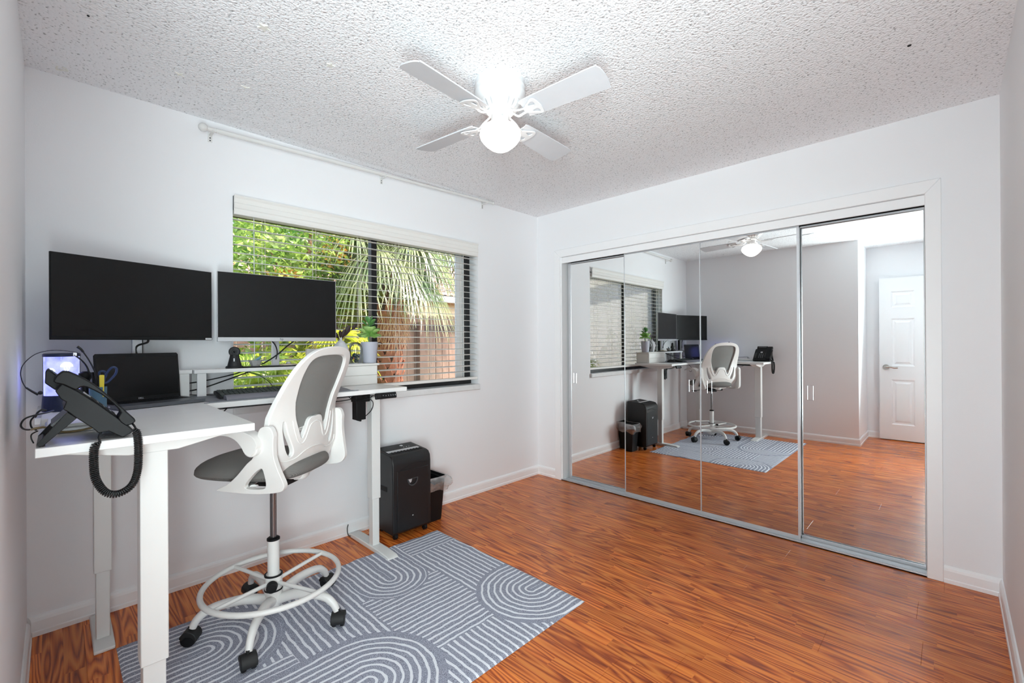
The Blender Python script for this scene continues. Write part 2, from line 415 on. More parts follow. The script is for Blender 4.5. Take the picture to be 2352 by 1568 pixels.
def plate(bm, outline, holes, f, w0, w1, sp=None):
    """solid plate: 2D outline with holes, mapped by f(u,v,w) with w from w0 to w1"""
    V = [Vector((p[0], p[1])) for p in outline]; E = [(i, (i+1) % len(outline)) for i in range(len(outline))]
    for h in holes:
        b = len(V); V += [Vector((p[0], p[1])) for p in h]; E += [(b+i, b+(i+1) % len(h)) for i in range(len(h))]
    if sp:
        xs = [p[0] for p in outline]; ys = [p[1] for p in outline]
        i = min(xs)
        while i < max(xs):
            j = min(ys)
            while j < max(ys):
                q = (i+sp*.5, j+sp*.5)
                if inside(q, outline) and not any(inside(q, h) for h in holes):
                    if min((Vector(q)-v).length for v in V) > sp*.45: V.append(Vector(q))
                j += sp
            i += sp
    vs, es, fs, *_ = geometry.delaunay_2d_cdt(V, E, [], 0, 1e-7)
    keep = []
    for t in fs:
        c = sum((vs[k] for k in t), Vector((0, 0)))/len(t)
        if inside(c, outline) and not any(inside(c, h) for h in holes): keep.append(t)
    a = {}; b = {}
    for t in keep:
        for k in t:
            if k not in a:
                a[k] = bm.verts.new(f(vs[k][0], vs[k][1], w0)); b[k] = bm.verts.new(f(vs[k][0], vs[k][1], w1))
    cnt = {}
    for t in keep:
        bm.faces.new([a[k] for k in t]); bm.faces.new([b[k] for k in reversed(t)])
        for i in range(len(t)):
            e = (t[i], t[(i+1) % len(t)]); key = (min(e), max(e)); cnt.setdefault(key, []).append(e)
    for key, l in cnt.items():
        if len(l) == 1:
            p, q = l[0]; bm.faces.new((a[q], a[p], b[p], b[q]))
    bmesh.ops.recalc_face_normals(bm, faces=bm.faces[:])
def grid(bm, nu, nv, f):
    vv = [[bm.verts.new(f(i/nu, j/nv)) for j in range(nv+1)] for i in range(nu+1)]
    for i in range(nu):
        for j in range(nv): bm.faces.new((vv[i][j], vv[i+1][j], vv[i+1][j+1], vv[i][j+1]))
def obj(name, bm, m, parent=None, smooth=None, bevel=0, seg=2, solid=0, sub=0):
    bmesh.ops.recalc_face_normals(bm, faces=bm.faces[:])
    me = bpy.data.meshes.new(name); bm.to_mesh(me); bm.free()
    o = bpy.data.objects.new(name, me); COL.objects.link(o)
    if m is not None: me.materials.append(M[m] if isinstance(m, str) else m)
    if parent is not None:
        o.parent = parent
        if not parent.get('_local'): o.matrix_parent_inverse = pinv(parent)
    if solid:
        md = o.modifiers.new('solid', 'SOLIDIFY'); md.thickness = solid; md.offset = 0
    if bevel:
        md = o.modifiers.new('bevel', 'BEVEL'); md.width = bevel; md.segments = seg; md.limit_method = 'ANGLE'; md.angle_limit = math.radians(40)
    if sub:
        md = o.modifiers.new('sub', 'SUBSURF'); md.levels = sub; md.render_levels = sub
    if smooth is None: smooth = bool(bevel or sub)
    if smooth:
        for p in me.polygons: p.use_smooth = True
        if not sub:
            try: me.set_sharp_from_angle(angle=math.radians(38))
            except Exception: pass
    return o
def pinv(p):
    m = Matrix.Translation(p.location) @ p.rotation_euler.to_matrix().to_4x4()
    if p.parent is not None and p.parent.type == 'EMPTY' and p.type == 'MESH': return Matrix.Identity(4)
    return m.inverted()
def thing(name, label, cat, loc=(0, 0, 0), rotz=0, group=None, local=False):
    o = bpy.data.objects.new(name, None); COL.objects.link(o); o.empty_display_size = .05
    o.location = loc; o.rotation_euler = (0, 0, rotz); o['label'] = label; o['category'] = cat
    if group: o['group'] = group
    if local: o['_local'] = 1
    return o
def tag(o, label, cat, group=None, kind=None):
    o['label'] = label; o['category'] = cat
    if group: o['group'] = group
    if kind: o['kind'] = kind
    return o
def struct(name, bm=None, m=None, **k):
    if bm is None:
        o = bpy.data.objects.new(name, None); COL.objects.link(o); o.empty_display_size = .05
    else: o = obj(name, bm, m, **k)
    o['kind'] = 'structure'; return o
def text_mesh(body, size, ext=0.0004):
    c = bpy.data.curves.new('t', 'FONT'); c.body = body; c.size = size; c.extrude = ext; c.align_x = 'CENTER'; c.align_y = 'CENTER'
    o = bpy.data.objects.new('t', c); COL.objects.link(o)
    dg = bpy.context.evaluated_depsgraph_get(); me = bpy.data.meshes.new_from_object(o.evaluated_get(dg))
    bm = BM(); bm.from_mesh(me); bpy.data.objects.remove(o); bpy.data.meshes.remove(me); return bm
def put(bm, o, xa, ya):
    """place a bmesh drawn in XY at origin o with in-plane axes xa, ya"""
    xa = Vector(xa).normalized(); ya = Vector(ya).normalized(); za = xa.cross(ya)
    T = Matrix((xa, ya, za)).transposed().to_4x4(); T.translation = Vector(o); bm.transform(T); return bm

# ================================================================= SETTING
RW, RL, H, RX, RL2 = 2.99, 3.31, 2.44, 2.03, 4.05
WY0, WY1, WZ0, WZ1 = -2.535, -.748, .905, 2.02
# floor slab and planks
bm = BM(); box(bm, -.02, 4.4, -4.9, .9, -.10, -.012)
floor = struct('floor', bm, 'dark')
def plank(x0, x1, y0, y1):
    b = BM(); g = .00025
    vs = box(b, x0+g, x1-g, y0+g, y1-g, -.012, 0)
    top = [f for f in b.faces if f.normal.z > .9 or all(v.co.z > -.001 for v in f.verts)]
    bmesh.ops.inset_region(b, faces=top, thickness=.0008, depth=.0)
    for v in b.verts:
        if v.co.z > -.001 and (min(abs(v.co.x-x0-g), abs(v.co.x-x1+g), abs(v.co.y-y0-g), abs(v.co.y-y1+g)) < 1e-5): v.co.z = -.0004
    return obj('plank', b, 'floor', floor)
joints = {0: 1.518, 1: 1.219, 2: 2.14, 3: 1.824, 4: 2.06, 5: 1.88}
for k in range(-6, 22):
    y1 = -.709-.187*k; y0 = y1-.187
    if y0 < -4.9: break
    xa, xb = (0.0, RW) if y1 > -3.40 else (1.95, 4.3)
    if y0 > .1: continue
    y1c = min(y1, .6)
    j0 = joints.get(k, rnd.uniform(.2, 1.3))
    x = j0 - 1.21*3
    while x < xb:
        a, b_ = max(x, xa), min(x+1.21, xb)
        if b_-a > .02: plank(a, b_, y0, y1c)
        x += 1.21
# ceiling
bm = BM(); box(bm, -.25, 4.4, -4.9, .9, H, H+.12); struct('ceiling', bm, 'ceil')
# walls
bm = BM()
box(bm, -.16, 0, -3.5, WY0, 0-.1, H); box(bm, -.16, 0, WY1, .9, -.1, H)
box(bm, -.16, 0, WY0, WY1, -.1, WZ0-.045); box(bm, -.16, 0, WY0, WY1, WZ1, H)
struct('wall_left', bm, 'wall')
CX0, CX1, CZ = .287, 2.72, 2.017
bm = BM(); box(bm, 0, CX0, 0, .14, -.1, H); box(bm, CX1, RW+.1, 0, .14, -.1, H); box(bm, CX0, CX1, 0, .14, CZ, H)
struct('wall_back', bm, 'wall')
bm = BM(); box(bm, CX0-.1, CX1+.1, .145, .2, -.01, H); struct('closet_light_block', bm, 'dark')  # dark panel added behind the mirror doors to block light
bm = BM(); box(bm, RW, RW+.12, -3.05, .2, -.1, H); box(bm, RW, RW+.12, -4.9, -3.98, -.1, H); box(bm, RW, RW+.12, -3.98, -3.05, 2.06, H)
struct('wall_right', bm, 'wall')
bm = BM(); box(bm, -.16, RX, -RL-.14, -RL, -.1, H); box(bm, RX-.12, RX, -RL2-.1, -RL-.14, -.1, H); box(bm, RX-.12, RW+.12, -RL2-.12, -RL2, -.1, H)
struct('wall_front', bm, 'wall')
bm = BM(); box(bm, 4.2, 4.3, -4.9, -2.2, -.1, H); box(bm, RW+.12, 4.3, -4.95, -4.85, -.1, H); box(bm, RW+.12, 4.3, -2.3, -2.2, -.1, H)  # unseen walls added to keep outdoor light out of the doorway
struct('hallway_light_block', bm, 'wall')
# baseboards with moulded profile
BP = [(0, 0), (.016, 0), (.016, .018), (.0125, .022), (.0125, .062), (.0105, .074), (.005, .083), (0, .085)]
def baseboard(name, p0, p1, nrm, ex0=0, ex1=0):
    """p0->p1 along wall foot; nrm into the room"""
    p0 = Vector(p0); p1 = Vector(p1); d = (p1-p0).normalized(); nv = Vector(nrm); b = BM(); R = []
    for (p, e, s) in ((p0, ex0, 1), (p1, ex1, -1)):
        R.append([b.verts.new((p + nv*w + d*s*e*w + Vector((0, 0, z)))) for (w, z) in BP])
    for i in range(len(BP)-1): b.faces.new((R[0][i], R[0][i+1], R[1][i+1], R[1][i]))
    b.faces.new(R[0]); b.faces.new(R[1][::-1])
    return struct(name, b, 'trimw', smooth=False)
baseboard('baseboard_left', (0, 0, 0), (0, -RL, 0), (1, 0, 0), 1, 1)
baseboard('baseboard_back', (0, 0, 0), (.221, 0, 0), (0, -1, 0), 1, 0)
baseboard('baseboard_back_right', (2.783, 0, 0), (RW, 0, 0), (0, -1, 0), 0, 1)
baseboard('baseboard_right', (RW, 0, 0), (RW, -2.99, 0), (-1, 0, 0), 1, 0)
baseboard('baseboard_front', (.055, -RL, 0), (RX, -RL, 0), (0, 1, 0), 0, -1)
baseboard('baseboard_recess', (RX, -RL, 0), (RX, -RL2, 0), (1, 0, 0), -1, 1)
baseboard('baseboard_recess_back', (RX, -RL2, 0), (RW, -RL2, 0), (0, 1, 0), 1, 1)

# closet casing, fascia, tracks
def casing(name, pts, y0, y1):
    b = BM(); plate(b, pts, [], lambda u, v, w: Vector((u, w, v)), y0, y1); return struct(name, b, 'trimw', bevel=.003, seg=2)
a, c, t1, t0 = .221, 2.783, 2.086, 2.017
casing('trim_1', [(a, 0), (CX0, 0), (CX0, t0), (a, t1)], -.018, 0)
casing('trim_2', [(CX1, 0), (c, 0), (c, t1), (CX1, t0)], -.018, 0)
casing('trim_3', [(a, t1), (CX0, t0), (CX1, t0), (c, t1)], -.0175, 0)
bm = BM(); box(bm, CX0, CX0+.012, -.004, .13, 0, t0); box(bm, CX1-.001, CX1+.01, -.004, .13, 0, t0); struct('trim_4', bm, 'trimw')
bm = BM(); box(bm, CX0+.012, CX1, -.002, .012, t0-.055, t0-.002); box(bm, CX0+.012, CX1, .012, .11, t0-.014, t0-.002)
struct('trim_5', bm, 'trimw', bevel=.002)
tr = struct('trim_6')
bm = BM(); box(bm, CX0, CX1, -.010, .115, 0, .006); box(bm, CX0, CX1, -.010, -.006, 0, .013); box(bm, CX0, CX1, .043, .047, 0, .016); box(bm, CX0, CX1, .011, .015, 0, .010); obj('floor_track', bm, 'alu', tr)
# sliding mirror doors
def mirror_door(name, x0, x1, y, wide_left=False, wide_right=False, grips=()):
    root = struct(name); root.location = (x0, y, 0)
    z0, z1 = .018, t0-.052
    b = BM(); box(b, x0+.004, x1-.004, y, y+.005, z0+.012, z1-.008); mi = obj('mirror_panel', b, 'mirror', root)
    b = BM(); wl_, wr_ = (.026 if wide_left else .003), (.013 if wide_right else .003)
    box(b, x0, x0+wl_, y-.004, y+.022, z0, z1); obj('stile', b, 'alu', root)
    b = BM(); box(b, x1-wr_, x1, y-.004, y+.022, z0, z1); obj('stile', b, 'alu', root)
    b = BM(); box(b, x0, x1, y-.003, y+.022, z0-.01, z0+.014); obj('bottom_rail', b, 'alu', root)
    b = BM(); box(b, x0, x1, y-.003, y+.022, z1-.010, z1); obj('top_rail', b, 'alu', root)
    b = BM(); box(b, x0+.004, x1-.004, y+.0055, y+.02, z0, z1); obj('backing', b, 'dgrey', root)
    for gx in grips:
        b = BM(); hw, hh = .016, .046; gz = .925
        for (u0, u1, v0, v1) in ((-hw, hw, -hh, -hh+.0022), (-hw, hw, hh-.0022, hh), (-hw, -hw+.0022, -hh, hh), (hw-.0022, hw, -hh, hh)):
            box(b, gx+u0, gx+u1, y-.0015, y, gz+v0, gz+v1)
        obj('finger_pull', b, 'chrome', root)
mirror_door('door_1', .325, .945, .062, wide_left=True, grips=(.392,))
mirror_door('door_2', .918, 1.530, .024, grips=(1.462,))
mirror_door('door_3', 1.530, 2.143, .024, wide_right=True, grips=(1.592,))
mirror_door('door_4', 2.100, 2.716, .062, grips=(2.190,))

# window
win = struct('window_1'); win.location = (-.1, (WY0+WY1)/2, WZ0)
ym = -1.645
b = BM()
box(b, -.150, -.095, WY0, WY1, WZ0, WZ0+.045); box(b, -.150, -.095, WY0, WY1, WZ1-.04, WZ1)
box(b, -.150, -.095, WY0-.03, WY0+.002, WZ0+.045, WZ1-.04); box(b, -.150, -.095, WY1-.055, WY1-.012, WZ0+.045, WZ1-.04)
obj('frame', b, 'frame', win, bevel=.002)
b = BM(); box(b, -.135, -.085, ym-.020, ym+.022, WZ0+.045, WZ1-.04); obj('mullion', b, 'frame', win, bevel=.002)
b = BM(); box(b, -.142, -.120, WY1-.062, WY1-.055, WZ0+.045, WZ1-.04); box(b, -.150, -.128, WY1-.13, WY1-.066, WZ0+.045, WZ1-.04); obj('sash_stile', b, 'fascia', win, bevel=.002)
b = BM(); box(b, -.122, -.119, WY0+.03, ym-.02, WZ0+.04, WZ1-.03); obj('pane', b, 'glass', win)
b = BM(); box(b, -.132, -.129, ym+.02, WY1-.05, WZ0+.04, WZ1-.03); obj('pane', b, 'glass', win)
b = BM(); box(b, -.155, .022, WY0-.005, WY1+.003, WZ0-.045, WZ0); obj('sill', b, 'marble', win, bevel=.006, seg=3)

# panelled door standing open against the recess wall
dr = struct('door_5'); dx0, dx1, dy0 = 2.16, 2.93, -3.985; dr.location = (dx0, dy0, 0)
b = BM(); w = dx1-dx0
cols = [(.115, .115+.22), (w-.115-.22, w-.115)]; rows = [(.20, .76), (.93, 1.52), (1.66, 1.86)]
hol = [[(c0, r0), (c1, r0), (c1, r1), (c0, r1)] for (c0, c1) in cols for (r0, r1) in rows]
plate(b, [(0, .012), (w, .012), (w, 2.03), (0, 2.03)], hol, lambda u, v, q: Vector((dx0+u, dy0+q, v)), 0, -.034)
obj('door_leaf', b, 'trimw', dr, smooth=False)
for hq in hol:
    b = BM(); (u0, v0), (u1, v1) = hq[0], hq[2]
    rings = []
    for (ins, dep) in ((0, 0), (.014, -.010), (.030, -.010), (.050, -.001)):
        rings.append([b.verts.new((dx0+uu, dy0+dep, vv)) for (uu, vv) in ((u0+ins, v0+ins), (u1-ins, v0+ins), (u1-ins, v1-ins), (u0+ins, v1-ins))])
    for p, q in zip(rings, rings[1:]):
        for i in range(4): b.faces.new((p[i], p[(i+1) % 4], q[(i+1) % 4], q[i]))
    b.faces.new(rings[-1]); obj('door_panel', b, 'trimw', dr, smooth=False)
b = BM(); hx, hz = dx0+.065, .915
cyl(b, (hx, dy0, hz), (hx, dy0+.010, hz), .033, seg=24); cyl(b, (hx, dy0+.008, hz), (hx, dy0+.05, hz), .012)
tube(b, cr([(hx, dy0+.05, hz), (hx+.04, dy0+.052, hz+.004), (hx+.08, dy0+.05, hz-.006), (hx+.115, dy0+.048, hz-.004)], 4), [.010]*13, 8)
obj('door_handle', b, 'nickel', dr, smooth=True)

# ================================================================= VENETIAN BLIND
bl = thing('venetian_blind', 'white two-inch slatted blind lowered over the window behind the monitors', 'blind', (-.03, (WY0+WY1)/2, .94))
BY0, BY1 = WY0+.006, WY1-.006
b = BM()
plate(b, [(0, 1.962), (.006, 1.962), (.010, 1.975), (.010, 1.990), (.015, 1.996), (.015, 2.020), (.010, 2.026), (.012, 2.048), (.018, 2.058), (.018, 2.064), (0, 2.064)], [],
      lambda u, v, q: Vector((.012+u, q, v)), BY0-.004, BY1-.012)
obj('valance', b, 'blind', bl, smooth=False)
b = BM(); box(b, .002, .011, BY0-.006, BY0-.002, 1.985, 2.062); obj('valance_clip', b, 'dgrey', bl)
b = BM(); box(b, -.055, -.005, BY0, BY1, 1.965, 2.012); obj('head_rail', b, 'blind', bl)
for k in range(21):
    z = 1.941-.0465*k
    b = BM(); xs = [-.056, -.043, -.030, -.017, -.004]; hh = [.0026, .0030, .0022, .0004, -.0026]
    lo = [[b.verts.new((x, y, z+h)) for x, h in zip(xs, hh)] for y in (BY0, BY1)]; hi = [[b.verts.new((x, y, z+h+.0020)) for x, h in zip(xs, hh)] for y in (BY0, BY1)]
    for i in range(4):
        b.faces.new((lo[0][i], lo[0][i+1], lo[1][i+1], lo[1][i])); b.faces.new((hi[0][i], hi[0][i+1], hi[1][i+1], hi[1][i]))
    for i in (0, 4): b.faces.new((lo[0][i], lo[1][i], hi[1][i], hi[0][i]))
    for e in (0, 1): b.faces.new([lo[e][i] for i in range(5)] + [hi[e][i] for i in range(4, -1, -1)])
    obj('slat', b, 'blind', bl)
b = BM(); box(b, -.056, -.004, BY0, BY1, .945, .966); obj('bottom_rail', b, 'blind', bl, bevel=.002)
for y in (-2.372, -2.083, -1.785, -1.496, -1.190, -.90):
    b = BM(); 
    for xx in (-.057, -.003): cyl(b, (xx, y, .965), (xx, y, 1.97), .0010, seg=4)
    cyl(b, (-.03, y-.008, .965), (-.03, y-.008, 1.97), .0009, seg=4)
    obj('ladder_cord', b, 'card', bl)
b = BM(); cyl(b, (.004, -2.432, 1.15), (.004, -2.432, 1.965), .0024, seg=8); obj('tilt_wand', b, 'silver', bl)

# ================================================================= CURTAIN ROD
rod = thing('curtain_rod', 'white curtain rod mounted above the window near the ceiling', 'curtain rod', (.06, -1.64, 2.39))
A_, B_ = Vector((.062, -2.665, 2.369)), Vector((.062, -.64, 2.423))
b = BM(); cyl(b, A_, B_, .0105, seg=14); obj('rod', b, 'white', rod, smooth=True)
b = BM(); cyl(b, A_+(B_-A_)*.02, A_+(B_-A_)*.50, .0125, seg=14); obj('outer_sleeve', b, 'white', rod, smooth=True)
for p in (A_, B_):
    s = -1 if p is A_ else 1; R = .022 if p is A_ else .014
    b = BM(); bmesh.ops.create_uvsphere(b, u_segments=16, v_segments=10, radius=R, matrix=Matrix.Translation(p+Vector((0, s*R*.8, 0)))); obj('finial', b, 'white', rod, smooth=True)
for y in (-2.64, -1.635, -.70):
    t = (y-A_.y)/(B_.y-A_.y); p = A_+(B_-A_)*t
    b = BM(); box(b, .0, .004, y-.010, y+.010, p.z-.045, p.z+.012); box(b, 0, p.x, y-.006, y+.006, p.z-.014, p.z-.010)
    tube(b, [(p.x+.013*math.cos(q), y, p.z+.013*math.sin(q)) for q in [PI*i/6-PI for i in range(7)]], .003, 6); obj('bracket', b, 'white', rod)
    b = BM(); cyl(b, (.004, y, p.z-.024), (.006, y, p.z-.024), .0035, seg=8); cyl(b, (.004, y, p.z-.038), (.006, y, p.z-.038), .0035, seg=8); obj('screw', b, 'dgrey', rod)

# ================================================================= CEILING FAN
FX, FY = 1.343, -1.785
fan = thing('ceiling_fan', 'white four-blade hugger ceiling fan with a lit globe', 'ceiling fan', (FX, FY, 2.44))
def flathe(name, prof, m, seg=48, parent=fan):
    b = BM(); lathe(b, prof, (FX, FY, 0), seg); return obj(name, b, m, parent, smooth=True)
flathe('housing', [(.0, 2.44), (.114, 2.44), (.1145, 2.418), (.116, 2.414), (.116, 2.406), (.113, 2.402), (.113, 2.392), (.1165, 2.388), (.1165, 2.378), (.113, 2.368), (.106, 2.352), (.096, 2.344), (0, 2.344)], 'fanw')
vent = flathe('vent_ring', [(.096, 2.346), (.092, 2.334), (.080, 2.318), (.064, 2.308), (0, 2.306)], 'fanw')
for i in range(20):
    a = 2*PI*i/20; ca, sa = math.cos(a), math.sin(a)
    b = BM(); ol = [(.0895+.0, 0)]; pts = []
    for q in range(10):
        t = 2*PI*q/10; pts.append((.083+.010*math.cos(t), (.0035+.0012*math.cos(t))*math.sin(t)))
    plate(b, pts, [], lambda u, v, w: Vector((FX+u*ca-v*sa, FY+u*sa+v*ca, 2.334-(.092-u)*1.35+w)), -.0015, .0012)
    obj('vent_slot', b, 'dgrey' if False else 'silver', vent)
flathe('motor_hub', [(0, 2.310), (.060, 2.310), (.062, 2.300), (.050, 2.290), (.030, 2.288), (0, 2.288)], 'fanw')
flathe('switch_housing', [(0, 2.296), (.036, 2.296), (.0405, 2.288), (.0405, 2.258), (.043, 2.254), (.047, 2.249), (.047, 2.240), (0, 2.240)], 'fanw')
b = BM(); cyl(b, (FX+.036, FY-.02, 2.275), (FX+.043, FY-.024, 2.275), .0045, seg=8); cyl(b, (FX+.034, FY-.025, 2.262), (FX+.040, FY-.03, 2.262), .0035, seg=8); obj('switch_knob', b, 'silver', fan)
flathe('globe', [(.046, 2.248), (.060, 2.244), (.080, 2.232), (.0925, 2.213), (.0945, 2.198), (.091, 2.184), (.080, 2.168), (.064, 2.152), (.046, 2.138), (.028, 2.129), (.012, 2.1245), (0, 2.1235)], 'globe')
ZB = 2.278
for k in range(4):
    az = math.radians(6+90*k); d = Vector((math.cos(az), math.sin(az), 0)); rt = Vector((d.y, -d.x, 0))   # right-hand side looking outward
    pitch = math.radians(12); ws = (rt*math.cos(pitch) + Vector((0, 0, 1))*math.sin(pitch)); nrm = d.cross(ws)
    C0 = Vector((FX, FY, ZB))
    ol = cr([(.150, -.050), (.30, -.058), (.50, -.064), (.522, -.056), (.531, -.035), (.533, 0), (.531, .035), (.522, .056), (.50, .064), (.30, .058), (.150, .050), (.142, .03), (.142, -.03)], 4, True)
    b = BM(); plate(b, ol, [], lambda u, v, w: C0 + d*u + ws*v + nrm*w, 0, .0055); obj('blade', b, 'blade', fan, smooth=False)
    b = BM()
    sgn = -1 if nrm.z > 0 else 1
    dn = nrm*(-.007 if nrm.z > 0 else .012)
    ir = C0 + dn
    for s in (-1, 1):
        tube(b, cr([C0+d*.055+Vector((0, 0, .018))+ws*s*.010, C0+d*.085+Vector((0, 0, -.004))+ws*s*.022, ir+d*.115+ws*s*.016, ir+d*.150+ws*s*.010], 5), .0055, 8, flat=.8)
    # fan-shaped foot of the blade iron with three openings
    ft = cr([(.145, -.012), (.165, -.026), (.195, -.044), (.213, -.046), (.222, -.03), (.226, 0), (.222, .03), (.213, .046), (.195, .044), (.165, .026), (.145, .012)], 4, True)
    h1 = cr([(.172, -.018), (.195, -.034), (.208, -.030), (.205, -.012), (.19, -.012)], 4, True); h2 = [(p[0], -p[1]) for p in h1][::-1]
    plate(b, ft, [h1, h2], lambda u, v, w: ir + d*u + ws*v + nrm*w, -.002, .003)
    obj('blade_iron', b, 'fanw', fan, smooth=True)

# ceiling stickers and specks
def star(x, y, R, name='star_sticker', label='', pts=5, m='glowp', rot=.3, inner=.42):
    b = BM(); P = [((R if i % 2 == 0 else R*inner)*math.cos(PI*i/pts+rot), (R if i % 2 == 0 else R*inner)*math.sin(PI*i/pts+rot)) for i in range(2*pts)]
    plate(b, P, [], lambda u, v, w: Vector((x+u, y+v, w)), H-.004, H-.0005); o = obj(name, b, m); tag(o, label, 'sticker'); return o
star(.976, -2.667, .024, label='larger white star sticker on the ceiling, nearest the top edge')
star(.926, -2.392, .019, label='smaller white star sticker on the ceiling, between the larger star and the fan', rot=1.2)
star(.394, -2.832, .020, 'cross_sticker', 'faint four-pointed sticker on the ceiling left of the curtain rod end', 4, rot=.4, inner=.18)
star(.484, -2.600, .020, 'moon_sticker', 'faint thin T-shaped sticker on the ceiling above the curtain rod end', 3, rot=.9, inner=.16)
b = BM(); tube(b, cr([(.087+.02, -3.197, H-.004), (.10, -3.185, H-.004), (.085, -3.18, H-.004), (.08, -3.195, H-.004), (.07, -3.205, H-.004), (.075, -3.215, H-.004), (.10, -3.212, H-.004)], 4), .003, 6)
tag(obj('squiggle_sticker', b, 'glowp'), 'white squiggle sticker on the ceiling in the far left corner', 'sticker')
b = BM(); lathe(b, [(0, -.003), (.006, -.003), (.007, 0)], (2.702, -.796, H), 10); tag(obj('ceiling_hook', b, 'dark'), 'tiny dark hook hole in the ceiling near the closet wall', 'hook')
b = BM(); lathe(b, [(0, -.003), (.0035, -.003), (.004, 0)], (.592, -3.134, H), 8); tag(obj('ceiling_nail', b, 'dark'), 'tiny dark nail in the ceiling near the top left corner', 'nail')

# ================================================================= RUG
b = BM()
def rugf(u, v):
    x = .368+u*1.188; y = -3.05+v*1.607
    ew = .004*math.sin(y*23)+.003*math.sin(y*51)
    if u < .02: x += ew
    e = min(u, 1-u, v, 1-v)
    z = .0065 + .004*max(0, noise.noise(Vector((x*5, y*5, 0)))) + .006*math.exp(-((y+1.80)/.05)**2)*max(0, 1-u*7) + .006*math.exp(-((x-.75)/.05)**2)*max(0, (v-.93)*14)
    return Vector((x, y, z if e > .002 else .0015))
grid(b, 90, 120, rugf)
tag(obj('area_rug', b, 'rug', smooth=True), 'blue-grey woven rug with white arches and stripes under the office chair', 'rug')

# ================================================================= STANDING DESK
DZ = .987; DT = .024
desk = thing('standing_desk', 'white L-shaped sit-stand desk in the window corner', 'desk', (.6, -2.6, 0))
b = BM(); box(b, .022, .495, -3.275, -1.75, DZ-DT, DZ); obj('desktop', b, 'laminate', desk, bevel=.0015)
b = BM(); box(b, .4965, 1.183, -3.258, -2.762, DZ-DT, DZ); obj('desktop', b, 'laminate', desk, bevel=.0015)
def leg(cx, cy, ax, zs, foot, name='leg'):
    """ax: long axis of section; zs step height; foot (lo,hi) extent along foot axis"""
    hx, hy = (.036, .034) if ax == 'x' else (.030, .028)
    b = BM(); box(b, cx-hx, cx+hx, cy-hy, cy+hy, zs, DZ-DT-.04); L = obj('leg', b, 'metalw', desk, bevel=.003)
    b = BM(); box(b, cx-hx+.006, cx+hx-.006, cy-hy+.006, cy+hy-.006, .024, zs+.01); obj('lower_column', b, 'metalw', L, bevel=.003)
    b = BM(); lo, hi, fa = foot
    P = [(lo, .0), (lo, .012), (lo+.02, .022), (lo+.10, .028), (hi-.12, .028), (hi-.02, .022), (hi, .012), (hi, 0)]
    if fa == 'x': plate(b, P, [], lambda u, v, w: Vector((u, cy+w, v)), -.033, .033)
    else: plate(b, P, [], lambda u, v, w: Vector((cx+w, u, v)), -.036, .036)
    obj('foot', b, 'metalw', L, bevel=.004)
leg(.300, -1.862, 'y', .307, (.020, .523, 'x'))
leg(1.055, -3.012, 'x', .28, (-3.285, -2.80, 'y'))
leg(.262, -3.085, 'y', .30, (.020, .362, 'x'))
def brk(fa, fixed, lo, hi, mid):
    b = BM(); zt = DZ-DT-.0005
    P = [(lo, zt), (lo, zt-.010), (mid-.06, zt-.042), (mid+.06, zt-.042), (hi, zt-.010), (hi, zt)]
    if fa == 'y': plate(b, P, [], lambda u, v, w: Vector((fixed+w, u, v)), -.035, .035)
    else: plate(b, P, [], lambda u, v, w: Vector((u, fixed+w, v)), -.033, .033)
    obj('side_bracket', b, 'metalw', desk, bevel=.002)
brk('y', 1.055, -3.235, -2.80, -3.012); brk('x', -1.862, .035, .470, .28); brk('x', -3.085, .035, .48, .262)
b = BM(); box(b, .245, .285, -3.04, -1.91, .930, .955); obj('crossbar', b, 'dgrey', desk, bevel=.002)
b = BM(); box(b, .31, 1.01, -3.04, -3.00, .930, .955); obj('crossbar', b, 'dgrey', desk, bevel=.002)
b = BM(); box(b, .27, .325, -1.985, -1.925, .795, .925); box(b, .265, .33, -1.99, -1.90, .900, .962)
for i in range(3): cyl(b, (.28+.017*i, -1.955, .785), (.28+.017*i, -1.955, .80), .007, seg=8)
obj('lift_motor', b, 'black', desk, bevel=.004)
# control keypad on the front edge, tilted
kp = BM(); box(kp, -.066, .066, -.016, .018, -.008, .008)
T0 = Vector((.508, -1.898, .947)); put(kp, T0, (0, 1, -.0), (-.28, 0, .96)); kpo = obj('control_keypad', kp, 'black', desk, bevel=.004)
for s, px in (('^', -.020), ('v', -.003), ('1', .013), ('2', .028), ('3', .042), ('4', .056)):
    t = text_mesh(s, .011); t.transform(Matrix.Translation((px, 0, .0085))); put(t, T0, (0, 1, 0), (-.28, 0, .96)); obj('key_symbol', t, 'lightink', kpo, smooth=False)
b = BM(); box(b, -.058, -.036, -.007, .009, .008, .0086); put(b, T0, (0, 1, 0), (-.28, 0, .96)); obj('keypad_display', b, 'screen', kpo)
def cable(pts, r=.0022, label=None, m='cable', parent=None, name='cable', k=7):
    b = BM(); tube(b, cr(pts, k), r, 8); o = obj(name, b, m, parent, smooth=True)
    if label: tag(o, label, 'cable')
    return o
cable([(.27, -2.55, .955), (.28, -2.3, .925), (.30, -2.12, .915), (.30, -2.0, .92), (.33, -1.95, .935), (.45, -1.93, .945)], .0026, None, parent=desk, name='motor_cable')
cable([(.33, -1.93, .93), (.36, -1.90, .90), (.345, -1.90, .85), (.31, -1.93, .805)], .0024, None, parent=desk, name='motor_cable')
cable([(.29, -2.02, .94), (.33, -2.0, .915), (.42, -1.96, .93), (.46, -1.95, .95)], .0024, None, parent=desk, name='motor_cable')
cable([(.30, -2.62, .955), (.33, -2.67, .915), (.31, -2.75, .870), (.26, -2.84, .835), (.20, -2.93, .84)], .0028, 'black power cable sagging below the desk towards the corner', name='power_cable')
cable([(.95, -2.88, .955), (.90, -2.82, .925), (.80, -2.80, .93), (.70, -2.86, .955)], .0022, 'short black cable drooping under the return of the desk', name='power_cable')
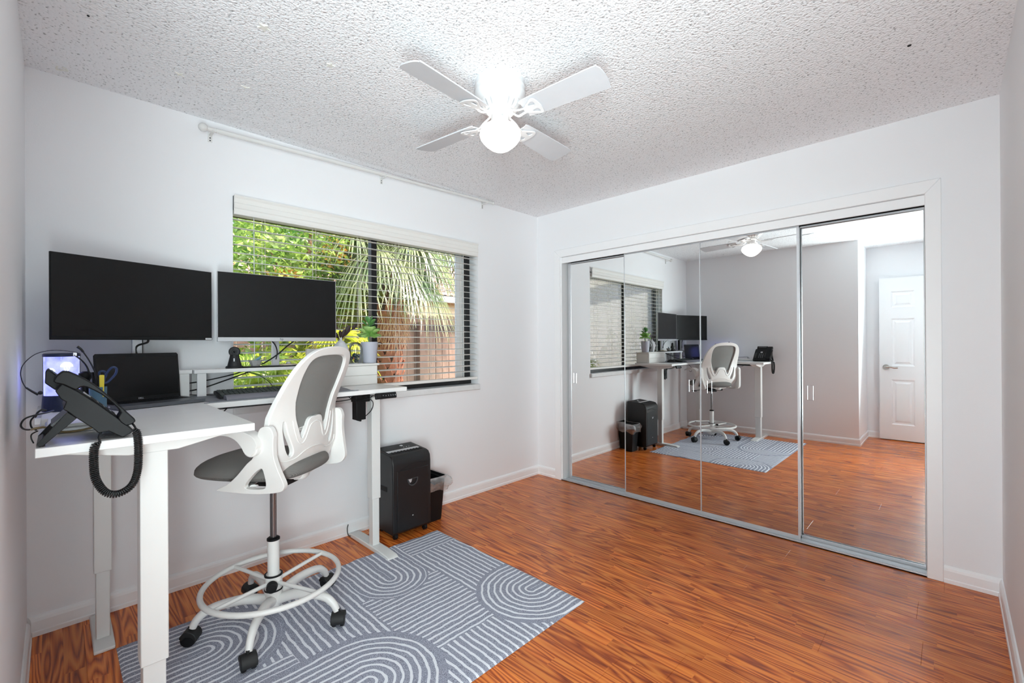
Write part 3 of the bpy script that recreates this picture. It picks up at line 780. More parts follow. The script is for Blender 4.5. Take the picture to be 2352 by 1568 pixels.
cable([(.022, -1.895, .075), (.03, -1.905, .05), (.045, -1.905, .015), (.06, -1.88, .008), (.055, -1.83, .008)], .003, 'black cord and plug hanging behind the desk leg next to the shredder', name='power_cable')
b = BM(); box(b, .27, .33, -2.66, -2.57, .940, .962); tag(obj('cable_clip', b, 'black', bevel=.003), 'black cable clip under the front edge of the desk', 'clip')

# ================================================================= MONITOR RISER
rs = thing('monitor_riser', 'white shelf riser on the desk under the monitors, nearer the corner', 'shelf', (.12, -3.0, DZ))
b = BM(); box(b, .035, .150, -3.25, -2.749, 1.103, 1.121); obj('shelf_board', b, 'laminate', rs, bevel=.0015)
for y in (-2.800, -3.215):
    for x in (.135, .045): 
        b = BM(); box(b, x, x+.012, y, y+.040, DZ, 1.103); obj('leg', b, 'metalw', rs, bevel=.001)
rs2 = thing('monitor_riser', 'white shelf riser on the desk in front of the window, holding the webcam and bowl', 'shelf', (.12, -2.5, DZ))
b = BM(); box(b, .035, .185, -2.747, -2.195, 1.103, 1.121); obj('shelf_board', b, 'laminate', rs2, bevel=.0015)
for y in (-2.735, -2.24):
    for x in (.17, .045):
        b = BM(); box(b, x, x+.012, y, y+.038, DZ, 1.103); obj('leg', b, 'metalw', rs2, bevel=.001)

# ================================================================= MONITORS
def monitor(label, P0, P1, z0, z1, silver, tilt, pole, badge):
    P0 = Vector((*P0, 0)); P1 = Vector((*P1, 0)); d = (P1-P0).normalized(); wd = (P1-P0).length; n = Vector((d.y, -d.x, 0)) # n faces the room
    if n.x < 0: n = -n
    up = (Vector((0, 0, 1)) + n*tilt).normalized(); nn = d.cross(up)
    if nn.x < 0: nn = -nn
    mid = (P0+P1)/2
    root = thing('monitor', label, 'monitor', (mid.x, mid.y, z0))
    def f(u, v, w): return P0 + Vector((0, 0, z0)) + d*u + up*v + nn*w
    h = z1-z0
    def slab(u0, u1, v0, v1, w0, w1, name, m, parent=root, bev=.0015):
        b = BM(); plate(b, [(u0, v0), (u1, v0), (u1, v1), (u0, v1)], [], f, w0, w1); return obj(name, b, m, parent, bevel=bev)
    slab(0, wd, 0, h, -.012, -.001, 'rear_shell', 'silver' if silver else 'black')
    slab(.03, wd-.03, .04, h-.05, -.034, -.010, 'rear_housing', 'silver' if silver else 'black', bev=.006)
    ch = .022 if silver else .014; bz = .006
    slab(bz*.4, wd-bz*.4, ch, h-.002, -.001, .0006, 'screen', 'gscreen')
    slab(0, wd, 0, ch, -.003, .0035 if silver else .0015, 'chin', 'silver' if silver else 'black')
    if silver: slab(0, bz*.35, ch, h, -.003, .001, 'bezel_side', 'silver', bev=0); slab(wd-bz*.35, wd, ch, h, -.003, .001, 'bezel_side', 'silver', bev=0)
    if badge == 'hp':
        t = text_mesh('hp', .018); t.transform(Matrix.Shear('XZ', 4, (0, 0)) if False else Matrix.Identity(4)); T = P0+Vector((0, 0, z0))+d*wd*.5+up*ch*.55+nn*.0038
        put(t, T, d, up); obj('logo', t, 'ink', root, smooth=False)
    else:
        slab(wd-.032, wd-.003, .002, .0105, .0016, .002, 'sticker', 'label', bev=0)
        t = text_mesh('HDMI FHD', .0055, .0001); T = P0+Vector((0, 0, z0))+d*(wd-.0175)+up*.0062+nn*.0022; put(t, T, d, up); obj('sticker_print', t, 'ink', root, smooth=False)
    px, py = pole
    q = P0 + d*((Vector((px, py, 0))-P0).dot(d))
    bp = q + Vector((0, 0, z0+h*.52)) - nn*.034
    b = BM(); box(b, px-.010, px+.012, py-.019, py+.019, 1.121, z0+h*.62); A = obj('pole', b, 'silver', root, bevel=.003)
    b = BM(); box(b, px-.035, px-.010, py-.006, py+.024, 1.10, z0+h*.5); obj('cable_cover', b, 'black', root, bevel=.002)
    b = BM(); box(b, px-.03, px+.03, py-.035, py+.035, 1.121, 1.129); obj('pole_base', b, 'silver', root, bevel=.002)
    b = BM(); tube(b, [Vector((px+.004, py, bp.z)), bp], [.016, .016], 10); vs = 0
    obj('tilt_arm', b, 'dgrey', root)
    b = BM(); plate(b, [(-.05, -.05), (.05, -.05), (.05, .05), (-.05, .05)], [], lambda u, v, w: bp + d*u + up*v + nn*w, -.004, 0); obj('mount_plate', b, 'dgrey', root)
    return root
monitor('black widescreen monitor with a thin black chin, the one nearer the corner', (.330, -3.235), (.140, -2.664), 1.268, 1.612, False, 0, (.075, -2.952), 'st')
monitor('monitor with a silver chin and dark screen, standing in front of the window', (.150, -2.643), (.180, -2.040), 1.261, 1.621, True, 0, (.075, -2.346), 'hp')
cable([(.10, -2.92, 1.30), (.11, -2.915, 1.26), (.085, -2.955, 1.235), (.09, -2.945, 1.16)], .0045, 'black cables running down the pole of the monitor nearer the corner', name='monitor_cable')
cable([(.15, -2.26, 1.27), (.13, -2.30, 1.235), (.10, -2.345, 1.185), (.06, -2.40, 1.14), (.06, -2.44, 1.13)], .0035, 'black cable crossing the pole under the silver-chinned monitor', name='monitor_cable')
cable([(.14, -2.39, 1.27), (.12, -2.36, 1.24), (.105, -2.345, 1.20), (.10, -2.35, 1.16)], .003, 'thin black cable hanging left of the pole under the silver-chinned monitor', name='monitor_cable')
cable([(.12, -3.10, 1.035), (.10, -2.90, 1.045), (.08, -2.72, 1.055), (.06, -2.55, 1.085), (.05, -2.48, 1.112)], .0030, 'upper black cable crossing behind the riser legs', name='monitor_cable')
cable([(.12, -3.0, 1.0), (.12, -2.85, 1.008), (.12, -2.72, 1.022), (.09, -2.60, 1.055), (.06, -2.46, 1.10)], .0034, 'thick black cable rising from the desk to behind the riser', name='monitor_cable')
cable([(.11, -2.50, 1.10), (.12, -2.44, 1.075), (.14, -2.40, 1.04), (.16, -2.385, 1.01)], .0018, 'thin keyboard cable curving down behind the keyboard', name='keyboard_cable')
cable([(.12, -3.02, 1.045), (.12, -2.90, 1.028), (.12, -2.80, 1.005), (.16, -2.72, .996), (.20, -2.66, .994)], .0018, 'thin black cable lying along the desk behind the keyboard', name='keyboard_cable')

# ================================================================= LAPTOP
def laptop():
    L = thing('laptop', 'open black laptop on the corner of the desk below the monitors', 'laptop', (.33, -2.93, DZ))
    hl = Vector((.285, -3.104, DZ+.010)); hr = Vector((.207, -2.816, DZ+.010)); d = (hr-hl).normalized(); wd = (hr-hl).length+.012; n = Vector((d.y, -d.x, 0))
    if n.x < 0: n = -n
    f = lambda u, v, w: hl + d*u + n*v + Vector((0, 0, w))
    ol = cr([(0, 0), (wd/2, 0), (wd, 0), (wd, .11), (wd-.002, .205), (wd-.012, .215), (wd/2, .216), (.012, .215), (.002, .205), (0, .11)], 3, True)
    b = BM(); plate(b, ol, [], f, -.008, .006); obj('base', b, 'lapgrey', L, bevel=.003)
    b = BM(); plate(b, [(.012, .012), (wd-.012, .012), (wd-.012, .118), (.012, .118)], [], f, .006, .0064); K = obj('keyboard_deck', b, 'black', L)
    for r in range(5):
        for c in range(14):
            u = .016+c*(wd-.034)/14; v = .018+r*.019
            b = BM(); w = (wd-.034)/14-.003; plate(b, [(u, v), (u+w, v), (u+w, v+.015), (u, v+.015)], [], f, .0062, .0078); obj('key', b, 'black', K, smooth=False)
    b = BM(); plate(b, [(wd*.33, .135), (wd*.66, .135), (wd*.66, .200), (wd*.33, .200)], [], f, .0059, .0062); obj('touchpad', b, 'dgrey', L)
    up = (Vector((0, 0, 1)) - n*.12).normalized()
    g = lambda u, v, w: hl + d*u + up*v + n*w
    ol = cr([(.0, .004), (wd, .004), (wd, .205), (wd-.006, .213), (.006, .213), (0, .205)], 1, True)
    b = BM(); plate(b, ol, [], g, -.006, 0); lid = obj('lid', b, 'black', L, bevel=.0015)
    b = BM(); plate(b, [(.008, .022), (wd-.008, .022), (wd-.008, .198), (.008, .198)], [], g, .0002, .0006); obj('screen', b, 'gscreen', lid)
    b = BM(); plate(b, [(wd/2-.02, .203), (wd/2+.02, .203), (wd/2+.02, .210), (wd/2-.02, .210)], [], g, .0002, .001); obj('camera_shutter', b, 'dark', lid)
    t = text_mesh('DELL', .009); put(t, hl+d*wd*.5+up*.0125+n*.0008, d, up); obj('logo', t, 'lightink', lid, smooth=False)
    b = BM(); tube(b, [g(.03, 0, -.002), g(wd-.03, 0, -.002)], [.005, .005], 8); obj('hinge', b, 'black', L)
    for v in (.05, .09, .12):
        b = BM(); plate(b, [(v, -.003), (v+.015, -.003), (v+.015, .003), (v, .003)], [], lambda u, vv, w: hl + n*u + Vector((0, 0, vv)) - d*w, .0, .0008); obj('port', b, 'silver', L)
laptop()

# ================================================================= KEYBOARD, REST, MAT, MOUSE
b = BM(); plate(b, cr([(.10, -2.735), (.455, -2.735), (.475, -2.715), (.475, -2.10), (.455, -2.08), (.10, -2.08)], 3, True), [], lambda u, v, w: Vector((u, v, DZ+w)), .0005, .004)
tag(obj('desk_mat', b, 'mat'), 'flat grey desk mat under the keyboard', 'mat')
kb = thing('keyboard', 'black full-size keyboard on the grey desk mat below the riser', 'keyboard', (.30, -2.45, DZ))
KT = Matrix.Translation((.33, -2.46, DZ+.014)) @ Matrix.Rotation(math.radians(-2), 4, 'Z') @ Matrix.Rotation(math.radians(9), 4, 'Y')
def kbx(x0, x1, y0, y1, z0, z1, name, m, parent, bev=0):
    b = BM(); box(b, x0, x1, y0, y1, z0, z1, KT); return obj(name, b, m, parent, bevel=bev)
kbx(-.075, .070, -.225, .225, -.008, .008, 'case', 'black', kb, .004)
kd = kbx(-.068, .062, -.218, .218, .008, .009, 'key_plate', 'blackm', kb)
for r in range(6):
    y = -.214; c = 0
    while y < .205:
        w = .0165 if not (r == 5 and -.15 < y < -.06) else .085
        kbx(-.064+r*.0208, -.064+r*.0208+.0165, y, min(y+w, .214), .009, .0135, 'key', 'key', kd); y += w+.0036
b = BM(); prof = [(-.030, 0), (-.030, .014), (-.018, .021), (.0, .022), (.018, .017), (.030, .006), (.032, 0)]
def restf(u, v, w): return Vector((.432+u, -2.46+w, DZ+.0035+v))
plate(b, prof, [], restf, -.215, .215)
tag(obj('wrist_rest', b, 'rest', bevel=.006, seg=3), 'grey padded wrist rest in front of the keyboard', 'wrist rest')
b = BM(); bmesh.ops.create_uvsphere(b, u_segments=20, v_segments=12, radius=1)
for v in b.verts: v.co = Vector((.30+v.co.x*.055, -2.155+v.co.y*.032, DZ+.004+max(0, v.co.z)*.034))
mo = tag(obj('mouse', b, 'black', smooth=True), 'black computer mouse beside the keyboard, in front of the white box', 'mouse')

# ================================================================= WEBCAM, BOWL, TRAY
wc = thing('webcam', 'black pedestal webcam with a round head on the riser', 'webcam', (.13, -2.555, 1.121))
wx, wy = .130, -2.562
b = BM(); lathe(b, [(0, 1.121), (.040, 1.121), (.041, 1.128), (.037, 1.133), (0, 1.133)], (wx, wy, 0), 28); obj('base', b, 'blackm', wc, smooth=True)
b = BM(); lathe(b, [(.033, 1.133), (.030, 1.145), (.022, 1.180), (.020, 1.192), (0, 1.192)], (wx, wy, 0), 24); obj('pedestal', b, 'blackm', wc, smooth=True)
hv = Vector((.93, -.30, .0)).normalized()
b = BM(); lathe(b, [(0, -.012), (.022, -.012), (.0265, -.005), (.0265, .004), (.023, .009), (.012, .010), (.0105, .007), (0, .007)], (0, 0, 0), 28)
zx = Vector((0, 0, 1)).cross(hv); Tm = Matrix((zx, Vector((0, 0, 1)), hv)).transposed().to_4x4(); Tm.translation = (wx, wy, 1.207); b.transform(Tm); obj('camera_head', b, 'blackm', wc, smooth=True)
b = BM(); bmesh.ops.create_uvsphere(b, u_segments=14, v_segments=8, radius=.006, matrix=Matrix.Translation(Vector((wx, wy, 1.207))+hv*.006)); obj('lens', b, 'gscreen', wc, smooth=True)
b = BM(); q = Vector((wx, wy, 1.165))+hv*.026; tube(b, [q-Vector((0, 0, .008)), q+Vector((0, 0, .008))], [.003, .003], 8); obj('indicator', b, 'silver', wc)
tr_ = thing('tray', 'thin dark tray on the riser holding the faceted bowl and coasters', 'tray', (.12, -2.34, 1.121))
b = BM(); plate(b, cr([(.075, -2.51), (.175, -2.51), (.175, -2.21), (.075, -2.21)], 3, True), [], lambda u, v, w: Vector((u, v, 1.121+w)), .0005, .006); obj('tray_plate', b, 'black', tr_, bevel=.002)
bw = thing('bowl', 'small faceted grey stone bowl on the dark tray', 'bowl', (.125, -2.462, 1.128))
b = BM(); lathe(b, [(0, 1.1275), (.021, 1.1275), (.023, 1.130), (.035, 1.160), (.0325, 1.160), (.021, 1.134), (0, 1.133)], (.125, -2.462, 0), 8); obj('bowl_body', b, 'stone', bw, smooth=False)
b = BM(); tube(b, [Vector((.125, -2.468, 1.150)), Vector((.128, -2.448, 1.168)), Vector((.132, -2.434, 1.180))], [.009, .008, .003], 6); tag(obj('crystal', b, 'crystal', smooth=False), 'pale blue crystal point leaning in the grey bowl', 'crystal')
b = BM(); box(b, .118, .150, -2.492, -2.464, 1.140, 1.166); b.transform(Matrix.Translation((.13, -2.478, 1.15)) @ Matrix.Rotation(.7, 4, 'X') @ Matrix.Scale(.45, 4) @ Matrix.Translation((-.13, 2.478, -1.15)))
tag(obj('crystal', b, 'card'), 'white quartz chip lying in the grey bowl', 'crystal')
for i, (lb, c_) in enumerate((('bottom cream coaster of the stack on the dark tray', 'card'), ('middle wood-toned coaster of the stack on the dark tray', 'beige'))):
    b = BM(); lathe(b, [(0, 0), (.045, 0), (.045, .003), (0, .003)], (.125, -2.295+.004*i, 1.1275+.0034*i), 24); tag(obj('coaster', b, c_), lb, 'coaster')
b = BM(); lathe(b, [(0, 0), (.012, 0), (.013, .006), (.008, .012), (0, .013)], (.125, -2.292, 1.1345), 12); tag(obj('pebble', b, 'silver', smooth=True), 'small grey pebble on top of the coasters', 'pebble')

# ================================================================= WHITE DRAWER BOX AND WHAT STANDS ON IT
bx = thing('drawer_box', 'white two-tier storage box on the right end of the desk', 'box', (.10, -1.98, DZ))
b = BM(); box(b, .028, .190, -2.19, -1.775, DZ, 1.108); obj('box_body', b, 'boxw', bx, bevel=.002)
b = BM(); box(b, .190, .196, -2.185, -1.780, DZ+.004, 1.046); obj('drawer_front', b, 'boxw', bx, bevel=.0015)
b = BM(); box(b, .190, .196, -2.185, -1.780, 1.049, 1.106); obj('drawer_front', b, 'boxw', bx, bevel=.0015)
b = BM(); box(b, .024, .200, -2.194, -1.766, 1.108, 1.121); obj('lid', b, 'boxw', bx, bevel=.002)
b = BM(); box(b, .045, .175, -1.775, -1.770, DZ+.008, 1.10); obj('end_panel', b, 'boxw', bx, bevel=.0015)
pp = thing('succulent_plant', 'green spoon-leaved succulent growing in the grey pot', 'plant', (.135, -1.80, 1.25))
pot = tag(obj('plant_pot', (lambda b: (lathe(b, [(0, 1.1215), (.040, 1.1215), (.0425, 1.126), (.053, 1.252), (.053, 1.257), (.049, 1.257), (.048, 1.245), (0, 1.240)], (.135, -1.80, 0), 36), b)[1])(BM()), 'pot', smooth=True), 'tapered pale grey ceramic pot on the white drawer box', 'pot')
b = BM(); lathe(b, [(0, 1.2405), (.047, 1.2455), (.047, 1.2465), (0, 1.2485)], (.135, -1.80, 0), 20); obj('potting_soil', b, 'soil', pp)
def spoon(parent, base, az, el, L, Wd, m):
    d = Vector((math.cos(az)*math.cos(el), math.sin(az)*math.cos(el), math.sin(el))); s = Vector((-math.sin(az), math.cos(az), 0)); n = s.cross(d)
    if n.z < 0: n = -n
    P = cr([(0, .14, 0), (.18, .2, 0), (.38, .55, 0), (.6, .95, 0), (.78, 1.0, 0), (.92, .72, 0), (1, .15, 0)], 2); b = BM(); R = []
    for p in P:
        t, w_ = p[0], max(.04, p[1]); c = base + d*L*t + n*L*.20*t*t
        R.append([b.verts.new(c + s*(Wd/2*w_*math.cos(q)) + n*(.0035*math.sin(q) + .16*Wd*w_*math.cos(q)**2)) for q in [2*PI*i/10 for i in range(10)]])
    for a, c in zip(R, R[1:]):
        for i in range(10): b.faces.new((a[i], a[(i+1) % 10], c[(i+1) % 10], c[i]))
    b.faces.new(R[0]); b.faces.new(R[-1])
    return obj('leaf', b, m, parent, smooth=True)
rr_ = random.Random(3)
for (n_l, e_l, z_l, L_l, W_l, o_l) in ((7, -.75, 1.318, .066, .058, .0), (6, .25, 1.305, .066, .060, .5), (5, .85, 1.300, .062, .054, .2)):
    for i in range(n_l):
        az = 2*PI*i/n_l+o_l; spoon(pp, Vector((.135+.012*math.cos(az), -1.80+.012*math.sin(az), z_l+.004*(i % 2))), az, e_l+.10*(i % 3), L_l, W_l, 'succ')
b = BM(); tube(b, cr([(.135, -1.80, 1.25), (.130, -1.805, 1.29), (.136, -1.80, 1.365)], 4), .005, 8); obj('stem', b, 'succd', pp, smooth=True)
for i in range(6):
    az = i*2.3+2.2; spoon(pp, Vector((.136, -1.80, 1.355+.003*i)), az, .25+.16*i, .058, .040, 'succd')
b = BM(); tube(b, cr([(.15, -1.77, 1.252), (.165, -1.745, 1.252), (.17, -1.725, 1.243)], 4), [.003]*8+[.0015], 6); obj('twig', b, 'feather', pp)

cl = thing('glass_cloche', 'small glass dome over dark rocks on the white drawer box', 'cloche', (.135, -1.895, 1.121))
b = BM(); lathe(b, [(.041, 1.123), (.041, 1.212), (.038, 1.230), (.030, 1.245), (.017, 1.254), (0, 1.256)], (.135, -1.895, 0), 28); obj('dome', b, 'glass', cl, smooth=True, solid=.0012)
b = BM(); lathe(b, [(0, 1.1215), (.0435, 1.1215), (.0435, 1.1245), (0, 1.1245)], (.135, -1.895, 0), 28); obj('base', b, 'silver', cl, smooth=True)
b = BM(); tube(b, [(.135+.001, -1.895+.034*math.cos(q), 1.205+.038*math.sin(q)) for q in [PI*i/12 for i in range(13)]], .0016, 6); obj('wire_arch', b, 'chrome', cl)
for i in range(9):
    a = i*2.4; R = .0045*(i+.6)**.85; b = BM(); bmesh.ops.create_icosphere(b, subdivisions=1, radius=.0105+.003*rr_.random())
    for v in b.verts: v.co = Vector((v.co.x*(1+.4*rr_.random()), v.co.y*(.8+.4*rr_.random()), v.co.z*(.8+.5*rr_.random())))+Vector((.135+R*math.cos(a), -1.895+R*math.sin(a), 1.137+.017*(i % 3)))
    tag(obj('rock', b, 'copper' if i == 4 else 'rock', smooth=False), 'copper-toned rock chip under the glass dome' if i == 4 else 'dark blue-green rock chip heaped under the glass dome', 'rock', 'rocks under the glass dome')
va = thing('vase', 'round ribbed white bud vase on the white drawer box', 'vase', (.125, -1.985, 1.121))
pr_ = [(0, 1.1215), (.028, 1.1215)]
for i in range(17):
    t = i/16; r = .029+.016*math.sin(min(1, t/.62)*PI/2) if t < .62 else .045*math.cos((t-.62)/.38*1.18)**.9
    pr_ += [(r+.0006, 1.124+.134*t), (r-.0006, 1.124+.134*(t+.030))]
pr_ += [(.0100, 1.266), (.0082, 1.272), (.0080, 1.284), (.0068, 1.284), (.0068, 1.262), (0, 1.25)]
b = BM(); lathe(b, pr_, (.125, -1.985, 0), 32); obj('vase_body', b, 'vase', va, smooth=True)
fe = thing('dried_leaves', 'dark dried feathery leaves standing in the white vase', 'dried leaves', (.125, -1.985, 1.28))
for (dy, dz, L, wv) in ((.042, .075, .115, .016), (.085, .092, .15, .010), (-.040, .045, .075, .012), (.018, .06, .08, .013), (-.008, .05, .07, .011)):
    b = BM(); base = Vector((.125, -1.985, 1.262)); d = Vector((.01, dy, dz)).normalized(); s = Vector((.25, d.z, -d.y)).normalized()
    P = [(0, .06), (.25, .12), (.45, .65), (.7, 1.0), (.88, .7), (1, .03)]
    if L > .14: P = [(0, .08), (.3, .08), (.62, .12), (.74, .9), (.88, 1.1), (1, .05)]
    R = [(b.verts.new(base+d*L*t-s*wv*w_), b.verts.new(base+d*L*t+Vector((.003, 0, 0))), b.verts.new(base+d*L*t+s*wv*w_)) for t, w_, *_ in [tuple(p) for p in cr([(t, w_, 0) for t, w_ in P], 3)]]
    for p, q in zip(R, R[1:]): b.faces.new((p[0], p[1], q[1], q[0])); b.faces.new((p[1], p[2], q[2], q[1]))
    obj('dried_leaf', b, 'feather', fe, solid=.0006)
b = BM(); box(b, .038, .062, -2.165, -2.02, 1.1215, 1.216); tag(obj('picture_block', b, 'boxw', bevel=.002), 'blank white block standing on the drawer box behind the vase', 'block')

# ================================================================= LAMP, HEADSET, CUP, ROUTER
dk = thing('router', 'flat white modem lying in the desk corner behind the phone', 'router', (.62, -3.19, DZ))
b = BM(); box(b, .42, .74, -3.255, -3.10, DZ, DZ+.022); obj('case', b, 'white', dk, bevel=.004)
b = BM(); box(b, .740, .7412, -3.24, -3.115, DZ+.006, DZ+.016); obj('port_strip', b, 'silver', dk)
for i in range(4):
    b = BM(); box(b, .7411, .7422, -3.23+.028*i, -3.214+.028*i, DZ+.007, DZ+.015); obj('port', b, 'dark', dk)
dk2 = thing('dock', 'white desk dock with silver edge under the tilted phone', 'dock', (.86, -3.19, DZ))
b = BM(); box(b, .765, .955, -3.245, -3.13, DZ, DZ+.016); obj('case', b, 'silver', dk2, bevel=.003)
b = BM(); box(b, .770, .950, -3.24, -3.135, DZ+.016, DZ+.026); obj('top_case', b, 'white', dk2, bevel=.003)
lp = thing('jellyfish_lamp', 'glowing blue-white jellyfish lamp with a navy base in the desk corner', 'lamp', (.50, -3.205, DZ+.022))
LX, LY = .50, -3.205
b = BM(); lathe(b, [(0, 1.0095), (.052, 1.0095), (.053, 1.015), (.050, 1.066), (0, 1.066)], (LX, LY, 0), 36); obj('base', b, 'navy', lp, smooth=True)
b = BM(); lathe(b, [(.049, 1.066), (.049, 1.205)], (LX, LY, 0), 40); obj('tube', b, 'glass', lp, smooth=True)
b = BM(); lathe(b, [(0, 1.0665), (.0465, 1.0665), (.0465, 1.2045), (0, 1.2045)], (LX, LY, 0), 32); obj('water', b, 'water', lp, smooth=True)
b = BM(); lathe(b, [(0, 1.205), (.050, 1.205), (.050, 1.214), (.046, 1.217), (0, 1.217)], (LX, LY, 0), 36); obj('cap', b, 'navy', lp, smooth=True)
for (ox, oy, oz, R) in ((.043, .012, 1.172, .017), (.036, -.026, 1.155, .012), (.046, -.006, 1.10, .007)):
    b = BM(); c0 = Vector((LX+ox, LY+oy, oz)); lathe(b, [(0, R*.8), (R*.5, R*.7), (R*.9, R*.25), (R, -.15*R), (R*.7, -.05*R), (0, .1*R)], c0, 16)
    for i in range(5):
        a = 2*PI*i/5; tube(b, cr([c0+Vector((R*.5*math.cos(a), R*.5*math.sin(a), 0)), c0+Vector((R*.3*math.cos(a+.8), R*.3*math.sin(a+.8), -R*1.2)), c0+Vector((R*.5*math.cos(a+1.6), R*.5*math.sin(a+1.6), -R*2.4))], 4), .0011, 5)
    obj('jellyfish', b, 'jelly', lp, smooth=True)

hs = thing('headset', 'black wire headset with boom microphones resting on the lamp and cup', 'headset', (.60, -3.2, 1.1))
def hp(pts, r, name, m='cable', k=6, fl=None):
    b = BM(); Q = cr(pts, k)
    rs_ = r if not isinstance(r, (list, tuple)) else [r[0]+(r[1]-r[0])*i/(len(Q)-1) for i in range(len(Q))]
    tube(b, Q, rs_, 8, flat=fl); return obj(name, b, m, hs, smooth=True)
W_ = .62
hp([(W_, -3.166, 1.220), (W_, -3.192, 1.226), (W_, -3.218, 1.229), (W_, -3.242, 1.227), (W_, -3.266, 1.218), (W_, -3.285, 1.200), (W_, -3.298, 1.178), (W_, -3.302, 1.155), (W_, -3.300, 1.134), (W_, -3.295, 1.116), (W_, -3.289, 1.103)], [.0009, .0016], 'headband_wire')
hp([(W_, -3.290, 1.106), (W_, -3.277, 1.093), (W_, -3.262, 1.080)], [.0028, .0040], 'boom')
b = BM(); bmesh.ops.create_uvsphere(b, u_segments=12, v_segments=8, radius=.0065, matrix=Matrix.Translation((W_, -3.257, 1.086))); obj('earbud', b, 'cable', hs, smooth=True)
hp([(W_-.005, -3.176, 1.212), (W_-.01, -3.162, 1.199), (W_-.01, -3.148, 1.179), (W_-.01, -3.140, 1.159), (W_-.01, -3.136, 1.140)], [.0045, .0055], 'ear_strap', fl=.6)
b = BM(); box(b, W_-.012, W_-.002, -3.178, -3.168, 1.208, 1.221); obj('clasp', b, 'chrome', hs, bevel=.001)
hp([(W_+.03, -3.166, 1.238), (W_+.03, -3.158, 1.230), (W_+.03, -3.151, 1.218), (W_+.03, -3.139, 1.193), (W_+.03, -3.129, 1.168), (W_+.03, -3.121, 1.142), (W_+.03, -3.116, 1.103)], [.0035, .0035], 'microphone_boom', fl=.7)
hp([(W_+.03, -3.168, 1.241), (W_+.03, -3.160, 1.233), (W_+.03, -3.153, 1.222)], [.006, .0045], 'microphone_tip', fl=.8)
CXp, CYp = .645, -3.115
cup = thing('pen_cup', 'slate blue plastic pen cup behind the desk phone', 'cup', (CXp, CYp, DZ))
b = BM(); lathe(b, [(0, DZ+.0005), (.0225, DZ+.0005), (.0245, DZ+.11), (.0225, DZ+.11), (.021, DZ+.006), (0, DZ+.006)], (CXp, CYp, 0), 24); obj('cup_body', b, 'cup', cup, smooth=True)
sc_ = thing('scissors', 'scissors with dark blue loop handles standing in the pen cup', 'scissors', (CXp, CYp, 1.05))
b = BM(); tube(b, cr([(.655, -3.100, 1.112), (.655, -3.097, 1.133), (.655, -3.088, 1.153), (.655, -3.076, 1.166), (.655, -3.066, 1.160), (.655, -3.068, 1.143), (.655, -3.078, 1.127), (.655, -3.090, 1.113)], 5, True), .0038, 8, closed=True); obj('handle', b, 'blue', sc_, smooth=True)
b = BM(); tube(b, cr([(.648, -3.112, 1.147), (.648, -3.106, 1.153), (.648, -3.098, 1.151), (.648, -3.093, 1.142), (.648, -3.098, 1.128), (.648, -3.110, 1.135)], 5, True), .0036, 8, closed=True); obj('handle', b, 'blue', sc_, smooth=True)
b = BM(); plate(b, [(-3.106, 1.13), (-3.098, 1.118), (-3.112, 1.0), (-3.116, 1.0)], [], lambda u, v, w: Vector((.651+w, u, v)), 0, .002); obj('blades', b, 'chrome', sc_)
b = BM(); taper_box(b, (.662, -3.106), .010, .014, 1.06, 1.140, .8); tag(obj('highlighter', b, 'yellow', bevel=.003), 'yellow highlighter standing in the pen cup', 'pen')
b = BM(); cyl(b, (.640, -3.122, 1.01), (.640, -3.128, 1.150), .004, seg=8); tag(obj('pen', b, 'black'), 'black pen standing in the pen cup left of the highlighter', 'pen')
b = BM(); lathe(b, [(0, 0), (.014, .004), (.020, .016), (.018, .028), (.008, .034), (0, .034)], (.60, -3.146, 1.118), 20)
lathe(b, [(.012, -.105), (.013, .006)], (.60, -3.146, 1.118), 14); tag(obj('headset_charger', b, 'black', smooth=True), 'dark round-topped headset charger beside the pen cup', 'charger')

cable([(.70, -3.226, 1.030), (.80, -3.240, 1.036), (.85, -3.262, 1.037), (.86, -3.284, 1.030), (.86, -3.293, 1.014), (.86, -3.290, 1.002), (.86, -3.280, .996), (.85, -3.262, .995), (.80, -3.24, .992)], .0024, 'looping black cable at the back left corner of the desk', name='loop_cable')
cable([(.85, -3.266, 1.033), (.85, -3.273, 1.022), (.85, -3.274, 1.010), (.85, -3.271, .999), (.86, -3.262, .992)], .0022, 'short black cable hanging over the dock behind the phone stand', name='loop_cable')
cable([(.70, -3.242, 1.032), (.70, -3.252, 1.036), (.70, -3.262, 1.028), (.68, -3.268, 1.012)], .003, 'black cable bend beside the base of the jellyfish lamp', name='loop_cable')
cable([(.98, -3.140, 1.000), (.965, -3.165, .993), (.96, -3.195, .991), (.958, -3.217, .995), (.958, -3.232, 1.005), (.958, -3.246, 1.011), (.958, -3.262, 1.010), (.93, -3.270, 1.004)], .003, 'tan network cable lying along the dock under the phone', 'tan', name='network_cable')
cable([(1.08, -3.255, 1.018), (1.10, -3.265, 1.014), (1.105, -3.266, 1.004), (1.10, -3.262, .990)], .0016, 'thin black cable curling at the phone stand foot', name='thin_cable')

